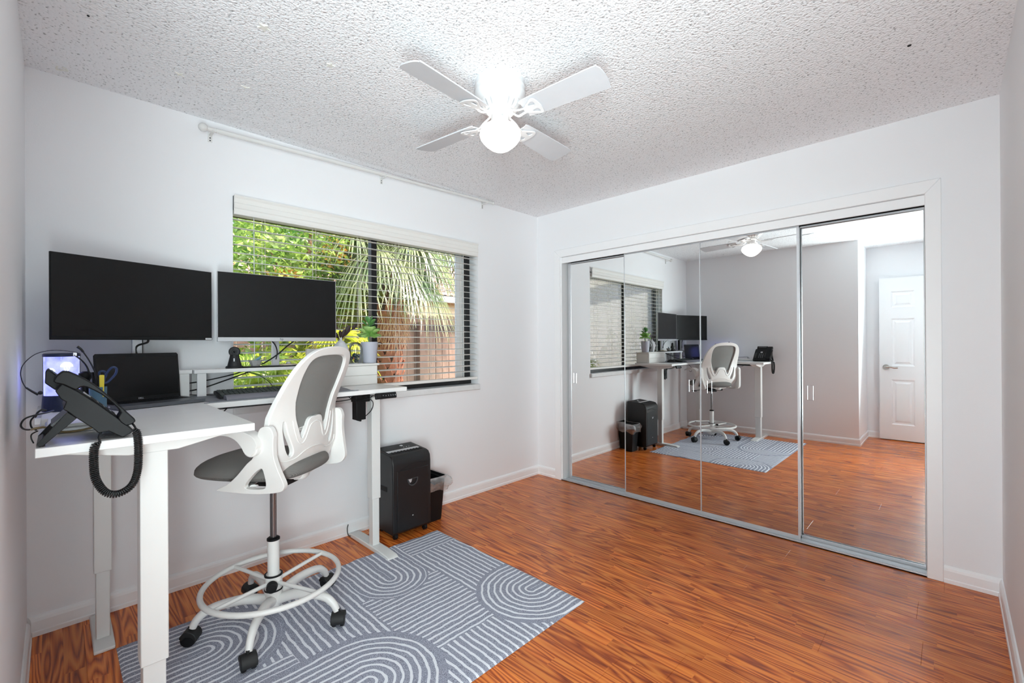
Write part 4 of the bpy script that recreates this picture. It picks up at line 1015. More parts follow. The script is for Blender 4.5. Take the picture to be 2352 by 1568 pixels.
# ================================================================= DESK PHONE
ph = thing('desk_phone', 'black office desk phone propped on its stand at the near edge of the desk', 'phone', (1.07, -3.15, DZ))
def ext(name, prof, x0, x1, m, parent, bev=.0015, holes=[], sm=None):
    b = BM(); plate(b, prof, holes, lambda u, v, w: Vector((w, u, v)), x0, x1); return obj(name, b, m, parent, bevel=bev)
body = [(-3.222, 1.128), (-3.209, 1.146), (-3.182, 1.126), (-3.140, 1.086), (-3.105, 1.048), (-3.066, 1.004), (-3.074, .997), (-3.090, .9885), (-3.119, 1.010), (-3.140, 1.008), (-3.151, 1.022), (-3.182, 1.053), (-3.199, 1.072), (-3.208, 1.079), (-3.202, 1.098), (-3.212, 1.107)]
ext('body', body, .972, 1.170, 'black', ph, .002)
hd = [(-3.240, 1.177), (-3.235, 1.182), (-3.219, 1.163), (-3.205, 1.143), (-3.207, 1.135), (-3.222, 1.126), (-3.241, 1.146)]
ext('display_head', hd, .985, 1.108, 'black', ph, .002)
sd = Vector((0, .016, -.019)).normalized(); sn = Vector((0, .019, .016)).normalized()
def onface(name, u0, u1, v0, v1, m, parent, h=.001):
    o0 = Vector((0, -3.2335, 1.1815)); b = BM()
    plate(b, [(u0, v0), (u1, v0), (u1, v1), (u0, v1)], [], lambda u, v, w: o0+Vector((u, 0, 0))+sd*v+sn*w, 0, h); return obj(name, b, m, parent, smooth=False)
onface('screen', 1.000, 1.095, .006, .026, 'silver' if False else 'dgrey', ph, .0012)
fd = Vector((0, .116, -.122)).normalized(); fn = Vector((0, .122, .116)).normalized(); F0 = Vector((0, -3.180, 1.1255))
def face_key(u, v, w, h, m, par):
    b = BM(); plate(b, [(u-w/2, v-h/2), (u+w/2, v-h/2), (u+w/2, v+h/2), (u-w/2, v+h/2)], [], lambda p, q, r: F0+Vector((p, 0, 0))+fd*q+fn*r, -.001, .0022); return obj('key', b, m, par, smooth=False)
for r in range(4):
    for c in range(3):
        k_ = face_key(1.035+c*.021, .062+r*.019, .015, .012, 'black', ph)
        b = BM(); plate(b, [(-.003, -.0025), (.003, -.0025), (.003, .0025), (-.003, .0025)], [], lambda p, q, w: F0+Vector((1.035+c*.021+p, 0, 0))+fd*(.062+r*.019+q)+fn*w, .0023, .0026); obj('key_print', b, 'lightink', k_, smooth=False)
for r in range(5): face_key(.993, .045+r*.018, .022, .010, 'dgrey', ph)
b = BM(); plate(b, [(-.012, -.010), (.012, -.010), (.012, .010), (-.012, .010)], [], lambda p, q, w: F0+Vector((1.055+p, 0, 0))+fd*(.030+q)+fn*w, 0, .003); obj('navigation_key', b, 'silver', ph, smooth=False)
for r in range(4): face_key(1.103, .045+r*.018, .010, .008, 'dgrey', ph)
hand = cr([(-3.226, 1.153), (-3.208, 1.179), (-3.182, 1.168), (-3.146, 1.139), (-3.108, 1.093), (-3.075, 1.051), (-3.062, 1.030), (-3.084, 1.020), (-3.101, 1.044), (-3.094, 1.058), (-3.108, 1.082), (-3.135, 1.113), (-3.162, 1.133), (-3.174, 1.135), (-3.184, 1.128), (-3.206, 1.143)], 2, True)
ext('handset', hand, 1.118, 1.172, 'black', ph, .003)
stand = [(-3.199, 1.071), (-3.182, 1.053), (-3.243, .991), (-3.250, .9885), (-3.256, .994)]
ext('stand_leg', stand, 1.155, 1.170, 'black', ph, .001); ext('stand_leg', stand, 1.000, 1.015, 'black', ph, .001)
ext('stand_brace', [(-3.199, 1.071), (-3.193, 1.064), (-3.225, 1.032), (-3.231, 1.038)], 1.015, 1.155, 'dgrey', ph, .001)
ext('stand_foot', [(-3.256, .994), (-3.250, .9885), (-3.240, .9885), (-3.246, 1.002)], 1.015, 1.155, 'dgrey', ph, .001)
b = BM(); path = cr([(1.194, -3.138, .984), (1.197, -3.149, .975), (1.200, -3.151, .938), (1.200, -3.147, .891), (1.200, -3.128, .852), (1.200, -3.102, .842), (1.200, -3.075, .858), (1.200, -3.062, .896), (1.200, -3.060, .957), (1.197, -3.062, .996), (1.192, -3.068, 1.012)], 14)
lens = [0.0]
for p, q in zip(path, path[1:]): lens.append(lens[-1]+(q-p).length)
NT = 74; pts = []; tot = lens[-1]; N = NT*9; k = 0
for i in range(N+1):
    s = tot*i/N
    while k < len(lens)-2 and lens[k+1] < s: k += 1
    t = (s-lens[k])/(lens[k+1]-lens[k]); p = path[k].lerp(path[k+1], t); d = (path[k+1]-path[k]).normalized()
    s1 = Vector((1, 0, 0)); s2 = d.cross(s1).normalized(); a = 2*PI*NT*i/N; R = .0080*(1 if 0.02 < i/N < .98 else .6)
    pts.append(p + s1*R*math.cos(a) + s2*R*math.sin(a))
tube(b, pts, .0023, 6); coil = obj('coiled_cord', b, 'cable', ph, smooth=True)
b = BM(); tube(b, cr([(1.165, -3.134, 1.010), (1.182, -3.140, .998), (1.194, -3.138, .984), (1.196, -3.148, .986), (1.2, -3.152, .975)], 6), .0024, 8)
tube(b, cr([(1.150, -3.078, 1.030), (1.165, -3.070, 1.025), (1.185, -3.064, 1.012), (1.197, -3.062, .996)], 6), .0026, 8); obj('cord_lead', b, 'cable', ph, smooth=True)

# ================================================================= OFFICE CHAIR (local frame: x right, y forward, z up)
ch = thing('office_chair', 'white drafting chair with grey mesh back and foot ring at the desk', 'chair', (.648, -2.540, .006), math.radians(126), local=True)
def cp(name, b, m, parent=ch, **k): return obj(name, b, m, parent, **k)
for i in range(5):
    a = math.radians(38+72*i-126); ca, sa = math.cos(a), math.sin(a); F = lambda r, z, t=0: Vector((r*ca-t*sa, r*sa+t*ca, z))
    b = BM(); Q = cr([F(.030, .105), F(.10, .128), (F(.18, .132)), F(.245, .122), F(.282, .095), F(.298, .065)], 5)
    tube(b, Q, [.021-.008*j/(len(Q)-1) for j in range(len(Q))], 12, flat=1.1); bl_ = cp('base_leg', b, 'chairw', smooth=True)
    cs = F(.305, 0)
    sw = math.radians([20, 70, -30, 110, 50][i]); cd = Vector((math.cos(sw), math.sin(sw), 0)); cx_ = Vector((-cd.y, cd.x, 0))
    b = BM()
    for s in (-1, 1):
        lathe(b, [(0, -.008), (.022, -.009), (.0285, -.007), (.030, 0), (.0285, .007), (.022, .009), (0, .008)], (0, 0, 0), 24, Matrix.Translation(Vector((cs.x, cs.y, .0305))+cx_*s*.017) @ Matrix((cd, Vector((0, 0, 1)), cx_)).transposed().to_4x4())
    cst = cp('caster', b, 'black', smooth=True)
    b = BM()
    ol = [(.033*math.cos(PI*q/10), .033*math.sin(PI*q/10)) for q in range(-1, 10)]+[(-.02, .0), (-.01, .012), (.012, .012)]
    C_ = Vector((cs.x, cs.y, .031)); plate(b, ol, [], lambda u, v, w: C_+cd*(-u)+Vector((0, 0, v))+cx_*w, -.0285, .0285)
    cyl(b, C_+Vector((0, 0, .02)), C_+Vector((0, 0, .045)), .008, seg=10); obj('caster_hood', b, 'blackm', cst, bevel=.003)
b = BM(); lathe(b, [(0, .070), (.026, .070), (.034, .080), (.036, .10), (.036, .145), (.030, .150), (0, .15)], seg=32); cp('base_hub', b, 'chairw', smooth=True)
b = BM(); lathe(b, [(.0, .150), (.034, .150), (.0355, .152), (.0355, .210), (.034, .213), (0, .213)], seg=32); col_ = cp('ring_collar', b, 'chairw', smooth=True)
for z_ in (.148, .212):
    b = BM(); lathe(b, [(.030, -.003), (.0375, -.003), (.0375, .003), (.030, .003)], (0, 0, z_), 32); obj('black_trim', b, 'black', col_, smooth=True)
kd_ = Vector((math.cos(math.radians(-24-126)), math.sin(math.radians(-24-126)), 0))
b = BM(); cyl(b, kd_*.030+Vector((0, 0, .182)), kd_*.050+Vector((0, 0, .182)), .012); cyl(b, kd_*.048+Vector((0, 0, .182)), kd_*.075+Vector((0, 0, .182)), .023, .021, seg=20); cp('ring_knob', b, 'black', smooth=True, bevel=.002)
b = BM(); tube(b, [(.272*math.cos(2*PI*q/72), .272*math.sin(2*PI*q/72), .190) for q in range(72)], .0115, 12, closed=True); ring = cp('foot_ring', b, 'chairw', smooth=True)
for q in (20, 110, 200, 290):
    a = math.radians(q-126); b = BM(); tube(b, [(.030*math.cos(a), .030*math.sin(a), .180), (.15*math.cos(a), .15*math.sin(a), .186), (.268*math.cos(a), .268*math.sin(a), .190)], [.0085]*3, 10); obj('spoke', b, 'chairw', ring, smooth=True)
b = BM(); lathe(b, [(0, .213), (.024, .213), (.0245, .37), (0, .37)], seg=28); cp('column_sleeve', b, 'chairw', smooth=True)
b = BM(); lathe(b, [(0, .366), (.0265, .366), (.0265, .374), (.020, .379), (0, .379)], seg=28); cp('column_ring', b, 'black', smooth=True)
b = BM(); lathe(b, [(0, .37), (.0135, .37), (.0135, .64), (0, .64)], seg=24); cp('gas_column', b, 'gas', smooth=True)
b = BM(); box(b, -.075, .075, -.12, .10, .632, .664); box(b, -.035, .035, -.06, .05, .612, .64); mech = cp('tilt_mechanism', b, 'black', bevel=.006)
b = BM(); tube(b, cr([(.06, .03, .640), (.14, .035, .630), (.20, .03, .622)], 4), .004, 8); box(b, .195, .245, .015, .045, .615, .627); obj('lever', b, 'black', mech, bevel=.002)
# seat cushion: rounded outline, waterfall front
def seat_out(t):
    c, s = math.cos(t), math.sin(t); p = 3.2
    k = (abs(c)**p+abs(s)**p)**(-1/p); wx = .208+.008*s
    return c*k*wx, .035+s*k*.250
def seatf(i, j, n=56, m=18):
    t = 2*PI*i/n; ph_ = PI*j/m
    r = max(0, math.sin(ph_))**.50; cz = math.cos(ph_); cz = math.copysign(abs(cz)**.8, cz)
    x, y = seat_out(t); x *= r; y = .035+(y-.035)*r
    z = .712 + (.052 if cz > 0 else .045)*cz - .012*(x/.2)**2*(1 if cz > 0 else .2)
    if y > .12: z -= (y-.12)**2*.55
    return Vector((x, y, z))
b = BM(); n_, m_ = 56, 18; V_ = [[b.verts.new(seatf(i, j)) for j in range(m_+1)] for i in range(n_)]
for i in range(n_):
    for j in range(m_): b.faces.new((V_[i][j], V_[(i+1) % n_][j], V_[(i+1) % n_][j+1], V_[i][j+1]))
bmesh.ops.remove_doubles(b, verts=b.verts[:], dist=.0005); cp('seat', b, 'seat', smooth=True)
# backrest surface: back offset as a function of r and z
def backy(r, z):
    c = [(.62, .135), (.69, .158), (.78, .188), (.86, .197), (.93, .203), (1.0, .216), (1.08, .243), (1.16, .272), (1.23, .300), (1.3, .33)]
    for (z0, b0), (z1, b1) in zip(c, c[1:]):
        if z <= z1 or z1 == 1.3: base = b0+(b1-b0)*max(0, (z-z0)/(z1-z0)) if z > z0 else b0; break
    k = .55 if z < .78 else (.55+.35*(z-.78)/.17 if z < .95 else (.9-.4*(z-.95)/.15 if z < 1.1 else max(.25, .5-.25*(z-1.1)/.1)))
    return base - k*r*r
def bf(u, v, w):
    return Vector((u, -(backy(u, v)+w), v))
outer = [(0, .657), (.07, .664), (.135, .685), (.214, .722), (.243, .772), (.247, .84), (.243, .92), (.230, 1.01), (.217, 1.09), (.192, 1.155), (.145, 1.203), (.075, 1.224), (0, 1.229)]
outer = cr(outer+[(-x, z) for x, z in outer[-2:0:-1]], 3, True)
mo_ = [(0, .925), (.028, .926), (.048, .915), (.062, .880), (.078, .848), (.090, .848), (.103, .880), (.120, .925), (.140, 1.0), (.151, 1.08), (.148, 1.135), (.130, 1.172), (.085, 1.188), (0, 1.192)]
mo_ = cr(mo_+[(-x, z) for x, z in mo_[-2:0:-1]], 3, True)
sl = cr([(.176, .925), (.160, .87), (.132, .81), (.130, .785), (.148, .778), (.168, .81), (.182, .87), (.184, .915)], 3, True)
slm = [(-p[0], p[1]) for p in sl][::-1]
b = BM(); plate(b, outer, [mo_, sl, slm], bf, -.013, .009, sp=.026); bk = cp('back_frame', b, 'chairw', bevel=.006, seg=3)
mesho = cr([(0, .90), (.06, .89), (.115, .89), (.135, .93), (.155, 1.0), (.163, 1.08), (.160, 1.145), (.138, 1.184), (.085, 1.200), (0, 1.203)]+[(-x, z) for x, z in [(.085, 1.200), (.138, 1.184), (.160, 1.145), (.163, 1.08), (.155, 1.0), (.135, .93), (.115, .89), (.06, .89)]], 2, True)
b = BM(); plate(b, mesho, [], bf, -.010, -.007, sp=.03); cp('back_mesh', b, 'mesh', smooth=True)
for s in (-1, 1):
    po = cr([(s*.010, .898), (s*.10, .895), (s*.105, .925), (s*.09, .944), (s*.03, .947), (s*.012, .940)], 3, True)
    b = BM(); plate(b, po, [], bf, -.030, -.013, sp=.03); cp('lumbar_pad', b, 'chairw', bevel=.003)
b = BM(); plate(b, [(-.125, .868), (.125, .868), (.125, .892), (-.125, .892)], [], bf, -.026, -.014, sp=.02); cp('lumbar_bar', b, 'chairw', bevel=.002)
b = BM()
def ridge(pts, r=.0028): tube(b, [bf(p[0], p[1], .0095) for p in cr(pts, 6)], r, 8)
ridge([(-.140, .925), (-.128, .88), (-.110, .838), (-.088, .820), (-.066, .832), (-.050, .865), (-.034, .892), (0, .902), (.034, .892), (.050, .865), (.066, .832), (.088, .820), (.110, .838), (.128, .88), (.140, .925)])
ridge([(-.205, .80), (-.188, .768), (-.12, .762), (-.06, .785), (0, .792), (.06, .785), (.12, .762), (.188, .768), (.205, .80)], .0025)
obj('raised_ridge', b, 'chairw', bk, smooth=True)
# rear rail of seat shell joining bracket and back
for s in (-1, 1):
    ax = s*.247
    Br = cr([(-.080, .656), (.001, .650), (.069, .648), (.130, .651), (.185, .658), (.212, .668), (.224, .692), (.216, .728), (.206, .765), (.197, .814), (.196, .862), (.198, .886), (.188, .914), (.171, .923), (.147, .919), (.133, .902), (.126, .870), (.112, .806), (.080, .776), (.028, .725), (-.026, .683)], 3, True)
    hl_ = cr([(.050, .680), (.070, .668), (.130, .672), (.147, .695), (.145, .750), (.132, .756), (.095, .728)], 3, True)
    Rz = lambda z: .252-.034*min(1, max(0, .82-z)/.16)**1.5
    b = BM(); plate(b, [(p[0], p[1]) for p in Br], [hl_], lambda u, v, w: Vector((s*(Rz(v)+w), -u, v)), -.012, .012, sp=.022)
    br = cp('arm_bracket', b, 'chairw', bevel=.006, seg=3)
    b = BM(); cyl(b, (ax+s*.012, -.168, .898), (ax+s*.0145, -.168, .898), .006, seg=14); obj('bolt_hole', b, 'dark', br)
    b = BM(); box(b, ax-.02, ax+.012, -.06, .02, .664, .690) if False else None; b.free()
    b = BM(); cyl(b, (ax-s*.005, -.118, .838), (ax+s*.042, -.118, .838), .029, seg=32); kn = cp('arm_pivot', b, 'chairw', bevel=.004)
    b = BM(); cyl(b, (ax+s*.041, -.118, .838), (ax+s*.0435, -.118, .838), .0225, seg=32); obj('pivot_cap', b, 'white', kn, bevel=.001)
    ar = cr([(.146, .842), (.146, .868), (.118, .896), (.05, .915), (-.03, .913), (-.10, .900), (-.145, .882), (-.140, .872), (-.07, .884), (.01, .889), (.055, .876), (.082, .850), (.100, .822), (.125, .815)], 3, True)
    b = BM(); plate(b, ar, [], lambda u, v, w: Vector((ax+s*.020+w*(1-.25*max(0, -u)/.14), -u, v)), -.026, .026); cp('armrest', b, 'chairw', bevel=.009, seg=3)
    b = BM(); tube(b, cr([(s*.05, .02, .660), (s*.12, .0, .660), (s*.17, -.03, .664), (s*.20, -.06, .668)], 4), .014, 10, flat=.6); cp('arm_support', b, 'chairw', smooth=True)
b = BM(); tube(b, cr([(0, -.10, .652), (0, -.15, .655), (0, -.155, .68), (0, -.175, .72)], 4), .03, 12, flat=.4); cp('back_support', b, 'chairw', smooth=True)

# ================================================================= PAPER SHREDDER
sh = thing('paper_shredder', 'black wheeled paper shredder on the floor beside the desk leg', 'shredder', (.20, -1.60, 0))
def moon(R, e): return [(-1.603+R, .372+e)]+[(-1.603+R*math.cos(a), .372+R*1.15*math.sin(a)) for a in [-PI*i/14 for i in range(1, 14)]]+[(-1.603-R, .372+e)]
sx0, sx1, sy0, sy1 = .075, .322, -1.745, -1.460
b = BM(); P = [(sx0, .040), (sx1-.015, .035), (sx1, .05), (sx1, .47), (sx1-.004, .50), (sx1-.025, .528), (sx1-.05, .535), (sx0+.01, .552), (sx0, .545)]
plate(b, P, [], lambda u, v, w: Vector((u, w, v)), sy0, sy1); obj('shell', b, 'shred', sh, bevel=.012, seg=3)
b = BM(); plate(b, [(sy0+.030, .055), (sy1-.022, .055), (sy1-.022, .435), (sy0+.030, .435)], [moon(.034, 0)], lambda u, v, w: Vector((sx1+w, u, v)), -.002, .003)
fp = obj('front_door', b, 'shred', sh, bevel=.0015)
b = BM(); plate(b, moon(.040, .004), [moon(.0335, 0)], lambda u, v, w: Vector((sx1+w, u, v)), .003, .006); obj('window_rim', b, 'dgrey', fp, bevel=.001)
b = BM(); plate(b, [(-1.634, .371), (-1.606, .371), (-1.612, .352), (-1.622, .347)], [], lambda u, v, w: Vector((sx1+w, u, v)), .0004, .001); obj('window_paper', b, 'silver', fp)
b = BM(); tube(b, [(sx1+.001, y, z) for y, z in [tuple(p) for p in cr([(sy0+.05, .440), (-1.66, .452), (-1.60, .470), (-1.54, .470), (sy1-.03, .462)], 5)]], .0015, 5); obj('lid_seam', b, 'dark', sh)
b = BM(); tube(b, [(sx1+.0035, -1.607, .135), (sx1+.0035, -1.601, .137)], [.003, .003], 6); obj('indicator_light', b, 'label', sh)
TZ = lambda x: .5365+.016*(sx1-.05-x)/(sx1-.05-sx0)
def topq(x0, x1, y0, y1, m, name, h=.0015):
    b = BM(); plate(b, [(x0, y0), (x1, y0), (x1, y1), (x0, y1)], [], lambda u, v, w: Vector((u, v, TZ(u)+w)), -.001, h); return obj(name, b, m, sh)
topq(sx0+.02, sx1-.055, sy0+.015, sy1-.02, 'blackm', 'top_deck', .001); topq(.205, .235, sy0+.018, sy1-.03, 'silver', 'paper_guide', .003); topq(.238, .256, sy0+.03, sy1-.03, 'dark', 'feed_slot', .0018)
for i in range(10): 
    y = sy0+.038+i*.0235; b = BM(); box(b, .236, .262, y, y+.006, .534, .5435); obj('slot_rib', b, 'shred', sh)
b = BM(); lathe(b, [(0, 0), (.012, 0), (.012, .006), (.009, .009), (0, .009)], (.150, -1.58, TZ(.15)), 16); obj('control_knob', b, 'chrome', sh, smooth=True)
for i in range(3):
    b = BM(); lathe(b, [(0, 0), (.0035, 0), (.003, .003), (0, .003)], (.175, -1.575+.02*i, TZ(.175)), 10); obj('status_light', b, 'silver', sh)
for cx_, cy_ in ((.11, -1.70), (.11, -1.50), (.290, -1.712), (.290, -1.490)):
    b = BM(); cyl(b, (cx_, cy_-.010, .019), (cx_, cy_+.010, .019), .0185, seg=16); box(b, cx_-.012, cx_+.012, cy_-.014, cy_+.014, .028, .045); obj('caster', b, 'black', sh, bevel=.001)
b = BM(); box(b, .14, .25, sy0-.0015, sy0+.001, .30, .33); obj('side_grip', b, 'dark', sh)

# ================================================================= WASTE BIN AND BAG
bn = thing('waste_bin', 'small black plastic waste bin behind the shredder', 'bin', (.13, -1.36, 0))
def binring(z, k): 
    cx, cy = .128, -1.362; hx, hy = (.100+.022*k), (.062+.018*k); r = .016
    return [(cx+sx*(hx-r)+r*math.cos(a), cy+sy*(hy-r)+r*math.sin(a), z) for sx, sy, a0 in ((1, 1, 0), (-1, 1, 90), (-1, -1, 180), (1, -1, 270)) for a in [math.radians(a0+q) for q in (0, 30, 60, 90)]]
b = BM(); R = [[b.verts.new(p) for p in binring(z, k)] for z, k in ((.001, 0), (.30, 1.0), (.312, 1.12), (.312, 1.02), (.295, .90), (.006, -.05))]
for p, q in zip(R, R[1:]):
    for i in range(16): b.faces.new((p[i], p[(i+1) % 16], q[(i+1) % 16], q[i]))
b.faces.new(R[0]); b.faces.new(R[-1]); obj('bin_body', b, 'black', bn, bevel=.001)
b = BM(); nr = random.Random(5); base = cr(binring(0, 1.18), 3, True); n_ = len(base); rows_ = []
for j in range(11):
    t = j/10
    rw = []
    for i, p in enumerate(base):
        c = Vector((.128, -1.362, 0)); d = Vector((p[0], p[1], 0))-c
        nz_ = noise.noise(Vector((p[0]*38, p[1]*38, t*3.5)))*1.4
        out = 1.02 + (.13*math.sin(min(1, t*1.2)*PI) if t > .1 else 0)*(1+1.3*nz_) + (.10 if d.y > 0 and d.x > 0 else 0)*math.sin(t*PI)
        if j == 0: out = .93
        z = .316+.006*nz_ - max(0, t-.1)*(.115+.06*nz_) if j else .290
        rw.append(b.verts.new(c + d*out + Vector((0, 0, z))))
    rows_.append(rw)
for p, q in zip(rows_, rows_[1:]):
    for i in range(n_): b.faces.new((p[i], p[(i+1) % n_], q[(i+1) % n_], q[i]))
tag(obj('bin_liner', b, 'bag', smooth=True), 'clear crumpled plastic liner folded over the rim of the waste bin', 'bin bag')

# ================================================================= GARDEN OUTSIDE THE WINDOW
GZ = -.18
b = BM(); grid(b, 20, 20, lambda u, v: Vector((-12+11.8*u, -8+16*v, GZ+.03*noise.noise(Vector((u*9, v*9, 0))))))
g_ = obj('ground', b, 'soil', smooth=True); g_['kind'] = 'structure'
fn_ = thing('garden_fence', 'weathered brown board fence along the far side of the garden', 'fence', (-4, 1.5, GZ))
fr = random.Random(11); y = -3.2
while y < 4.0:
    w = .138+.01*fr.random(); b = BM(); zt = 1.74+.05*fr.random(); o_ = .008*fr.random()
    plate(b, [(y, GZ+.03), (y+w, GZ+.03), (y+w, zt-.03), (y+w-.03, zt), (y+.03, zt), (y, zt-.03)], [], lambda u, v, q: Vector((-4.05-o_+q, u, v)), 0, .018); obj('fence_board', b, 'fencew', fn_, smooth=False); y += w+.012
for z in (.42, 1.48): b = BM(); box(b, -4.03, -3.99, -3.2, 4.0, z, z+.09); obj('fence_rail', b, 'fencer', fn_)
for y in (-2.6, -.6, 1.30, 3.3): b = BM(); box(b, -3.99, -3.90, y, y+.09, GZ, 1.62); obj('fence_post', b, 'fencew', fn_)
hs_ = thing('neighbour_house', 'beige house with terracotta tiled roof and white fascia beyond the fence', 'house', (-8, 2.5, GZ))
b = BM(); box(b, -11, -7.2, -6, 9, GZ, 2.5); obj('house_wall', b, 'beige', hs_)
b = BM(); box(b, -6.95, -6.87, -6.2, 9.2, 2.34, 2.50); obj('fascia', b, 'fascia', hs_)
b = BM(); plate(b, [(-6.9, 2.46), (-11, 4.2), (-11, 4.1), (-6.9, 2.36)], [], lambda u, v, w: Vector((u, w, v)), -6.2, 9.2); obj('roof_deck', b, 'toe', hs_)
b = BM(); sl_ = (4.2-2.46)/4.1; tn = 0
for r in range(10):
    for c in range(52):
        x = -6.86-r*.33; z = 2.475+(-(x+6.86))*sl_; y = -2.6+c*.20
        P = [Vector((x, y+.1*math.cos(a)+.1, z+.045*math.sin(a))) for a in (0, PI/3, 2*PI/3, PI)]; Q = [p+Vector((-.40, 0, .40*sl_+.0)) for p in P]
        P = [b.verts.new(p+Vector((0, 0, .025))) for p in P]; Q = [b.verts.new(q) for q in Q]
        for i in range(3): b.faces.new((P[i], P[i+1], Q[i+1], Q[i]))
rt_ = obj('roof_tiles', b, 'toe', hs_); rt_['kind'] = 'stuff'
# stucco wing of this house, seen in the mirrors through the blind
ww = thing('stucco_wing', 'pale stucco house wing seen reflected through the blind in the closet mirror', 'house wing', (-2.5, -4.2, GZ))
b = BM(); box(b, -6.5, -.25, -4.5, -4.3, GZ, 2.6); obj('wing_wall', b, 'stucco', ww)
b = BM(); plate(b, [(-.25, 2.75), (-6.5, 1.95), (-6.5, 2.12), (-.25, 2.92)], [], lambda u, v, w: Vector((u, w, v)), -4.15, -4.05); obj('rake_fascia', b, 'fascia', ww)
b = BM(); box(b, -1.02, -.94, -4.29, -4.21, GZ, 2.5); obj('downspout', b, 'card', ww)
b = BM(); box(b, -3.9, -3.3, .9, 2.1, GZ, .30); tag(obj('garden_bin', b, 'turq', bevel=.02), 'turquoise plastic box on the ground in front of the fence', 'bin')

def leaf_cloud(name, parent, centers, n, size, m, seed, droop=0, aspect=.42):
    b = BM(); r = random.Random(seed)
    for i in range(n):
        c, R = centers[r.randrange(len(centers))]
        while True:
            p = Vector((r.uniform(-1, 1), r.uniform(-1, 1), r.uniform(-1, 1)))
            if .25 < p.length < 1: break
        p = Vector((p.x*R[0], p.y*R[1], p.z*R[2]))+Vector(c)
        d = Vector((r.gauss(0, 1), r.gauss(0, 1), r.gauss(0, .7)-droop)).normalized(); s = d.cross(Vector((r.gauss(0, 1), r.gauss(0, 1), r.gauss(0, 1)))).normalized(); nn_ = s.cross(d)
        L = size*r.uniform(.6, 1.3)
        v = [b.verts.new(q) for q in (p, p+d*L*.5+s*L*aspect*.5, p+d*L, p+d*L*.5-s*L*aspect*.5+nn_*L*.08)]; b.faces.new(v)
    o = obj(name, b, m, parent); o['kind'] = 'stuff'; return o
def trunk(parent, pts, r0, r1, name='trunk'):
    Q = cr(pts, 5); b = BM(); tube(b, Q, [r0+(r1-r0)*i/(len(Q)-1) for i in range(len(Q))], 10); return obj(name, b, 'bark', parent, smooth=True)
t1_ = thing('leafy_tree', 'bright green leafy tree outside the left half of the window', 'tree', (-2.3, -1.2, GZ))
trunk(t1_, [(-2.3, -1.2, GZ), (-2.25, -1.15, .9), (-2.35, -1.25, 1.7), (-2.3, -1.2, 2.6)], .05, .02)
for q in ((-2.1, -1.7, 2.2), (-2.6, -.8, 2.3), (-2.2, -.9, 2.0)): trunk(t1_, [(-2.3, -1.2, 1.4), ((q[0]-2.3)/2, (q[1]-1.2)/2, 1.8), q], .022, .008, 'branch')
leaf_cloud('foliage', t1_, [((-2.3, -1.75, 2.25), (.5, .45, .45)), ((-2.2, -1.25, 2.45), (.5, .5, .5)), ((-2.5, -.95, 1.95), (.5, .4, .35)), ((-2.2, -1.6, 1.75), (.4, .5, .35))], 6500, .075, 'leafG', 1)
leaf_cloud('foliage_flowers', t1_, [((-2.05, -1.05, 2.30), (.22, .16, .30)), ((-2.1, -1.55, 1.95), (.12, .22, .07))], 420, .06, 'leafO', 2)
t2_ = thing('bright_shrub', 'yellow-green shrub right of the leafy tree outside the window', 'shrub', (-2.6, -.4, GZ))
trunk(t2_, [(-2.6, -.4, GZ), (-2.6, -.45, .8), (-2.55, -.5, 1.5)], .03, .012)
leaf_cloud('foliage', t2_, [((-2.6, -.55, 1.72), (.4, .45, .28)), ((-2.8, -1.3, 1.5), (.5, .5, .4))], 3200, .07, 'leafY', 3)
t3_ = thing('background_tree', 'tall green tree in the gap above the fence behind the palms', 'tree', (-5.6, -2.2, GZ))
trunk(t3_, [(-5.6, -2.2, GZ), (-5.6, -2.2, 3)], .12, .06)
leaf_cloud('foliage', t3_, [((-5.4, -2.6, 2.6), (.9, 1.6, 1.3)), ((-5.6, -.6, 3.4), (.8, 1.3, .8))], 5000, .16, 'leafG', 4)

def frond(parent, base, az, el, Lp, Rf, m, droop=.4, nl=26, seed=0, fold=1.0, name='frond'):
    """fan palm frond: petiole then radiating leaflets that droop"""
    r = random.Random(seed); d = Vector((math.cos(az)*math.cos(el), math.sin(az)*math.cos(el), math.sin(el)))
    base = Vector(base); tip = base+d*Lp+Vector((0, 0, -droop*Lp*.25)); mid = base+d*Lp*.5+Vector((0, 0, .02))
    b = BM(); tube(b, cr([base, mid, tip], 3), [.011, .010, .009, .008, .007, .006, .006], 5)
    fd_ = (tip-mid).normalized(); s = fd_.cross(Vector((0, 0, 1)))
    if s.length < .1: s = Vector((1, 0, 0))
    s.normalize(); n = s.cross(fd_)
    for i in range(nl):
        a = (i/(nl-1)-.5)*2*2.25*fold + r.uniform(-.03, .03); L = Rf*(1-.22*abs(a)/2.2)*r.uniform(.85, 1.08)
        dd = (fd_*math.cos(a)+s*math.sin(a)).normalized(); ws_ = dd.cross(n).normalized()*(.0025+Rf*.0058)
        pts_ = []
        for j in range(6):
            t = j/5; pts_.append(tip+dd*L*t+Vector((0, 0, -1))*droop*L*(t**2.2)*(.8+.4*r.random())+n*.02*math.sin(t*3))
        prv = None
        for j, p in enumerate(pts_):
            w = ws_*(.35+1.3*math.sin(min(1, j/5*1.02)*PI*.93)) if j < 5 else ws_*.06
            cur = (b.verts.new(p-w), b.verts.new(p+w))
            if prv: b.faces.new((prv[0], prv[1], cur[1], cur[0]))
            prv = cur
    return obj(name, b, m, parent, smooth=False)
pm = thing('palm_tree', 'fan palm with booted orange trunk outside the right half of the window', 'palm', (-2.2, -.30, GZ))
trunk(pm, [(-2.2, -.30, GZ), (-2.2, -.30, .8), (-2.2, -.29, 1.7), (-2.2, -.28, 2.25)], .125, .10)
pr = random.Random(21)
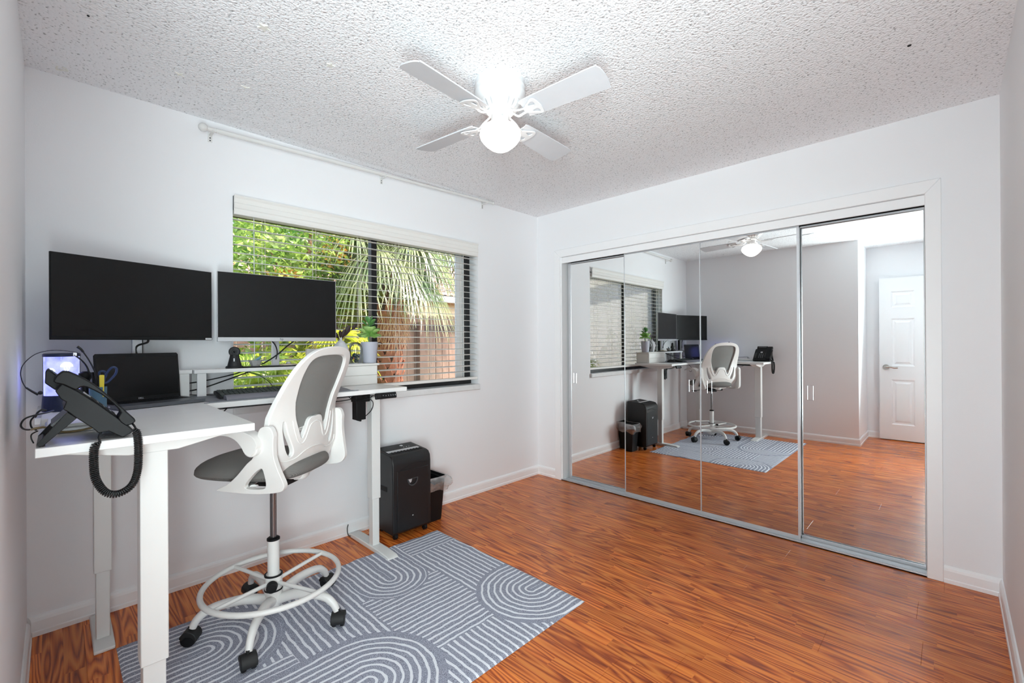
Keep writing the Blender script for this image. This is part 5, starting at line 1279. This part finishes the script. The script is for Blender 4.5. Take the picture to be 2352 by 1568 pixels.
for i in range(120):      # boots wrapping the trunk
    z = GZ+.02+i*.0152; a = i*2.39996; r = .150; c = Vector((-2.2+r*.85*math.cos(a), -.30+r*.85*math.sin(a), z))
    o_ = Vector((math.cos(a), math.sin(a), 0)); s = Vector((-o_.y, o_.x, 0)); b = BM(); w = .062; L = .17+.04*pr.random(); fl_ = .045+.03*pr.random()
    A = [c-s*w+Vector((0, 0, 0)), c+s*w, c+s*w*.75+o_*fl_*.5+Vector((0, 0, L*.6)), c+s*w*.15+o_*fl_+Vector((0, 0, L)), c-s*w*.30+o_*fl_+Vector((0, 0, L*.93)), c-s*w*.8+o_*fl_*.5+Vector((0, 0, L*.55))]
    va_ = [b.verts.new(p) for p in A]; vb_ = [b.verts.new(p-o_*.016) for p in A]; b.faces.new(va_); b.faces.new(vb_[::-1])
    for k in range(6): b.faces.new((va_[k], vb_[k], vb_[(k+1) % 6], va_[(k+1) % 6]))
    obj('boot', b, 'boot', pm, smooth=False)
for i in range(22):
    a = i*2.39996; frond(pm, (-2.2+.07*math.cos(a), -.29+.07*math.sin(a), 1.50+.012*i), a, -1.1+.02*i, .10, .26, 'dry', .3, 9, 100+i, .35, 'dead_frond')
for i in range(10):
    a = i*2.39996; b = BM(); tube(b, cr([(-2.2+.08*math.cos(a), -.28+.08*math.sin(a), 1.66), (-2.2+.13*math.cos(a), -.28+.13*math.sin(a), 2.0), (-2.2+.07*math.cos(a), -.28+.07*math.sin(a), 2.34)], 4), .012, 6); obj('petiole', b, 'leafY', pm, smooth=True)
for i in range(30):
    a = i*2.39996+.3; t = i/29; el = -.35+1.5*t
    frond(pm, (-2.2+.05*math.cos(a), -.28+.05*math.sin(a), 2.30+.14*t), a, el, .34+.16*pr.random(), .58, 'leafP', .85-.3*t, 46, i)
for (nm, lb, X_, Y_, Z_, n, L, R, mm, s0) in (
    ('palm_tree', 'second drooping palm behind the window mullion, farther back', -3.4, -.15, 2.95, 22, .5, .7, 'leafP', 300),
    ('palm_tree', 'far right drooping palm whose fronds hang beside the white window jamb', -3.2, 1.85, 3.25, 20, .55, .75, 'leafP', 400)):
    p_ = thing(nm, lb, 'palm', (X_, Y_, GZ)); trunk(p_, [(X_, Y_, GZ), (X_, Y_, 1.4), (X_, Y_, Z_)], .09, .07)
    for i in range(n):
        a = i*2.39996; t = i/(n-1); frond(p_, (X_, Y_, Z_), a, -.35+1.4*t, L, R, mm, .9-.3*t, 42, s0+i)
fb = thing('fan_shrub', 'bright yellow-green fan palm shrub just right of the silver-chinned monitor, outside', 'palm', (-1.55, -1.16, GZ))
trunk(fb, [(-1.55, -1.16, GZ), (-1.55, -1.16, 1.20)], .05, .04)
for i in range(13):
    a = i*2.39996+1.0; t = i/12; frond(fb, (-1.55, -1.22, 1.16), a, -.2+1.4*t, .20, .27, 'leafB', .4, 26, 500+i, .9)
fc = thing('fan_shrub', 'low green fan palm shrub outside, seen under the monitors through the blind', 'palm', (-1.35, -2.05, GZ))
trunk(fc, [(-1.35, -2.05, GZ), (-1.35, -2.05, .65)], .05, .04)
for i in range(20):
    a = i*2.39996; t = i/19; frond(fc, (-1.35, -2.05, .70), a, -.3+1.6*t, .40, .42, 'leafY' if i % 3 else 'leafG', .5, 32, 600+i, .9)
lw = thing('garden_shrub', 'low dense yellow-green shrub at the foot of the leafy tree', 'shrub', (-2.4, -1.6, GZ))
trunk(lw, [(-2.4, -1.6, GZ), (-2.4, -1.6, .6)], .03, .01)
leaf_cloud('foliage', lw, [((-2.4, -1.5, .75), (.6, .9, .55)), ((-2.9, -.6, .9), (.5, .7, .5))], 4200, .10, 'leafY', 5)
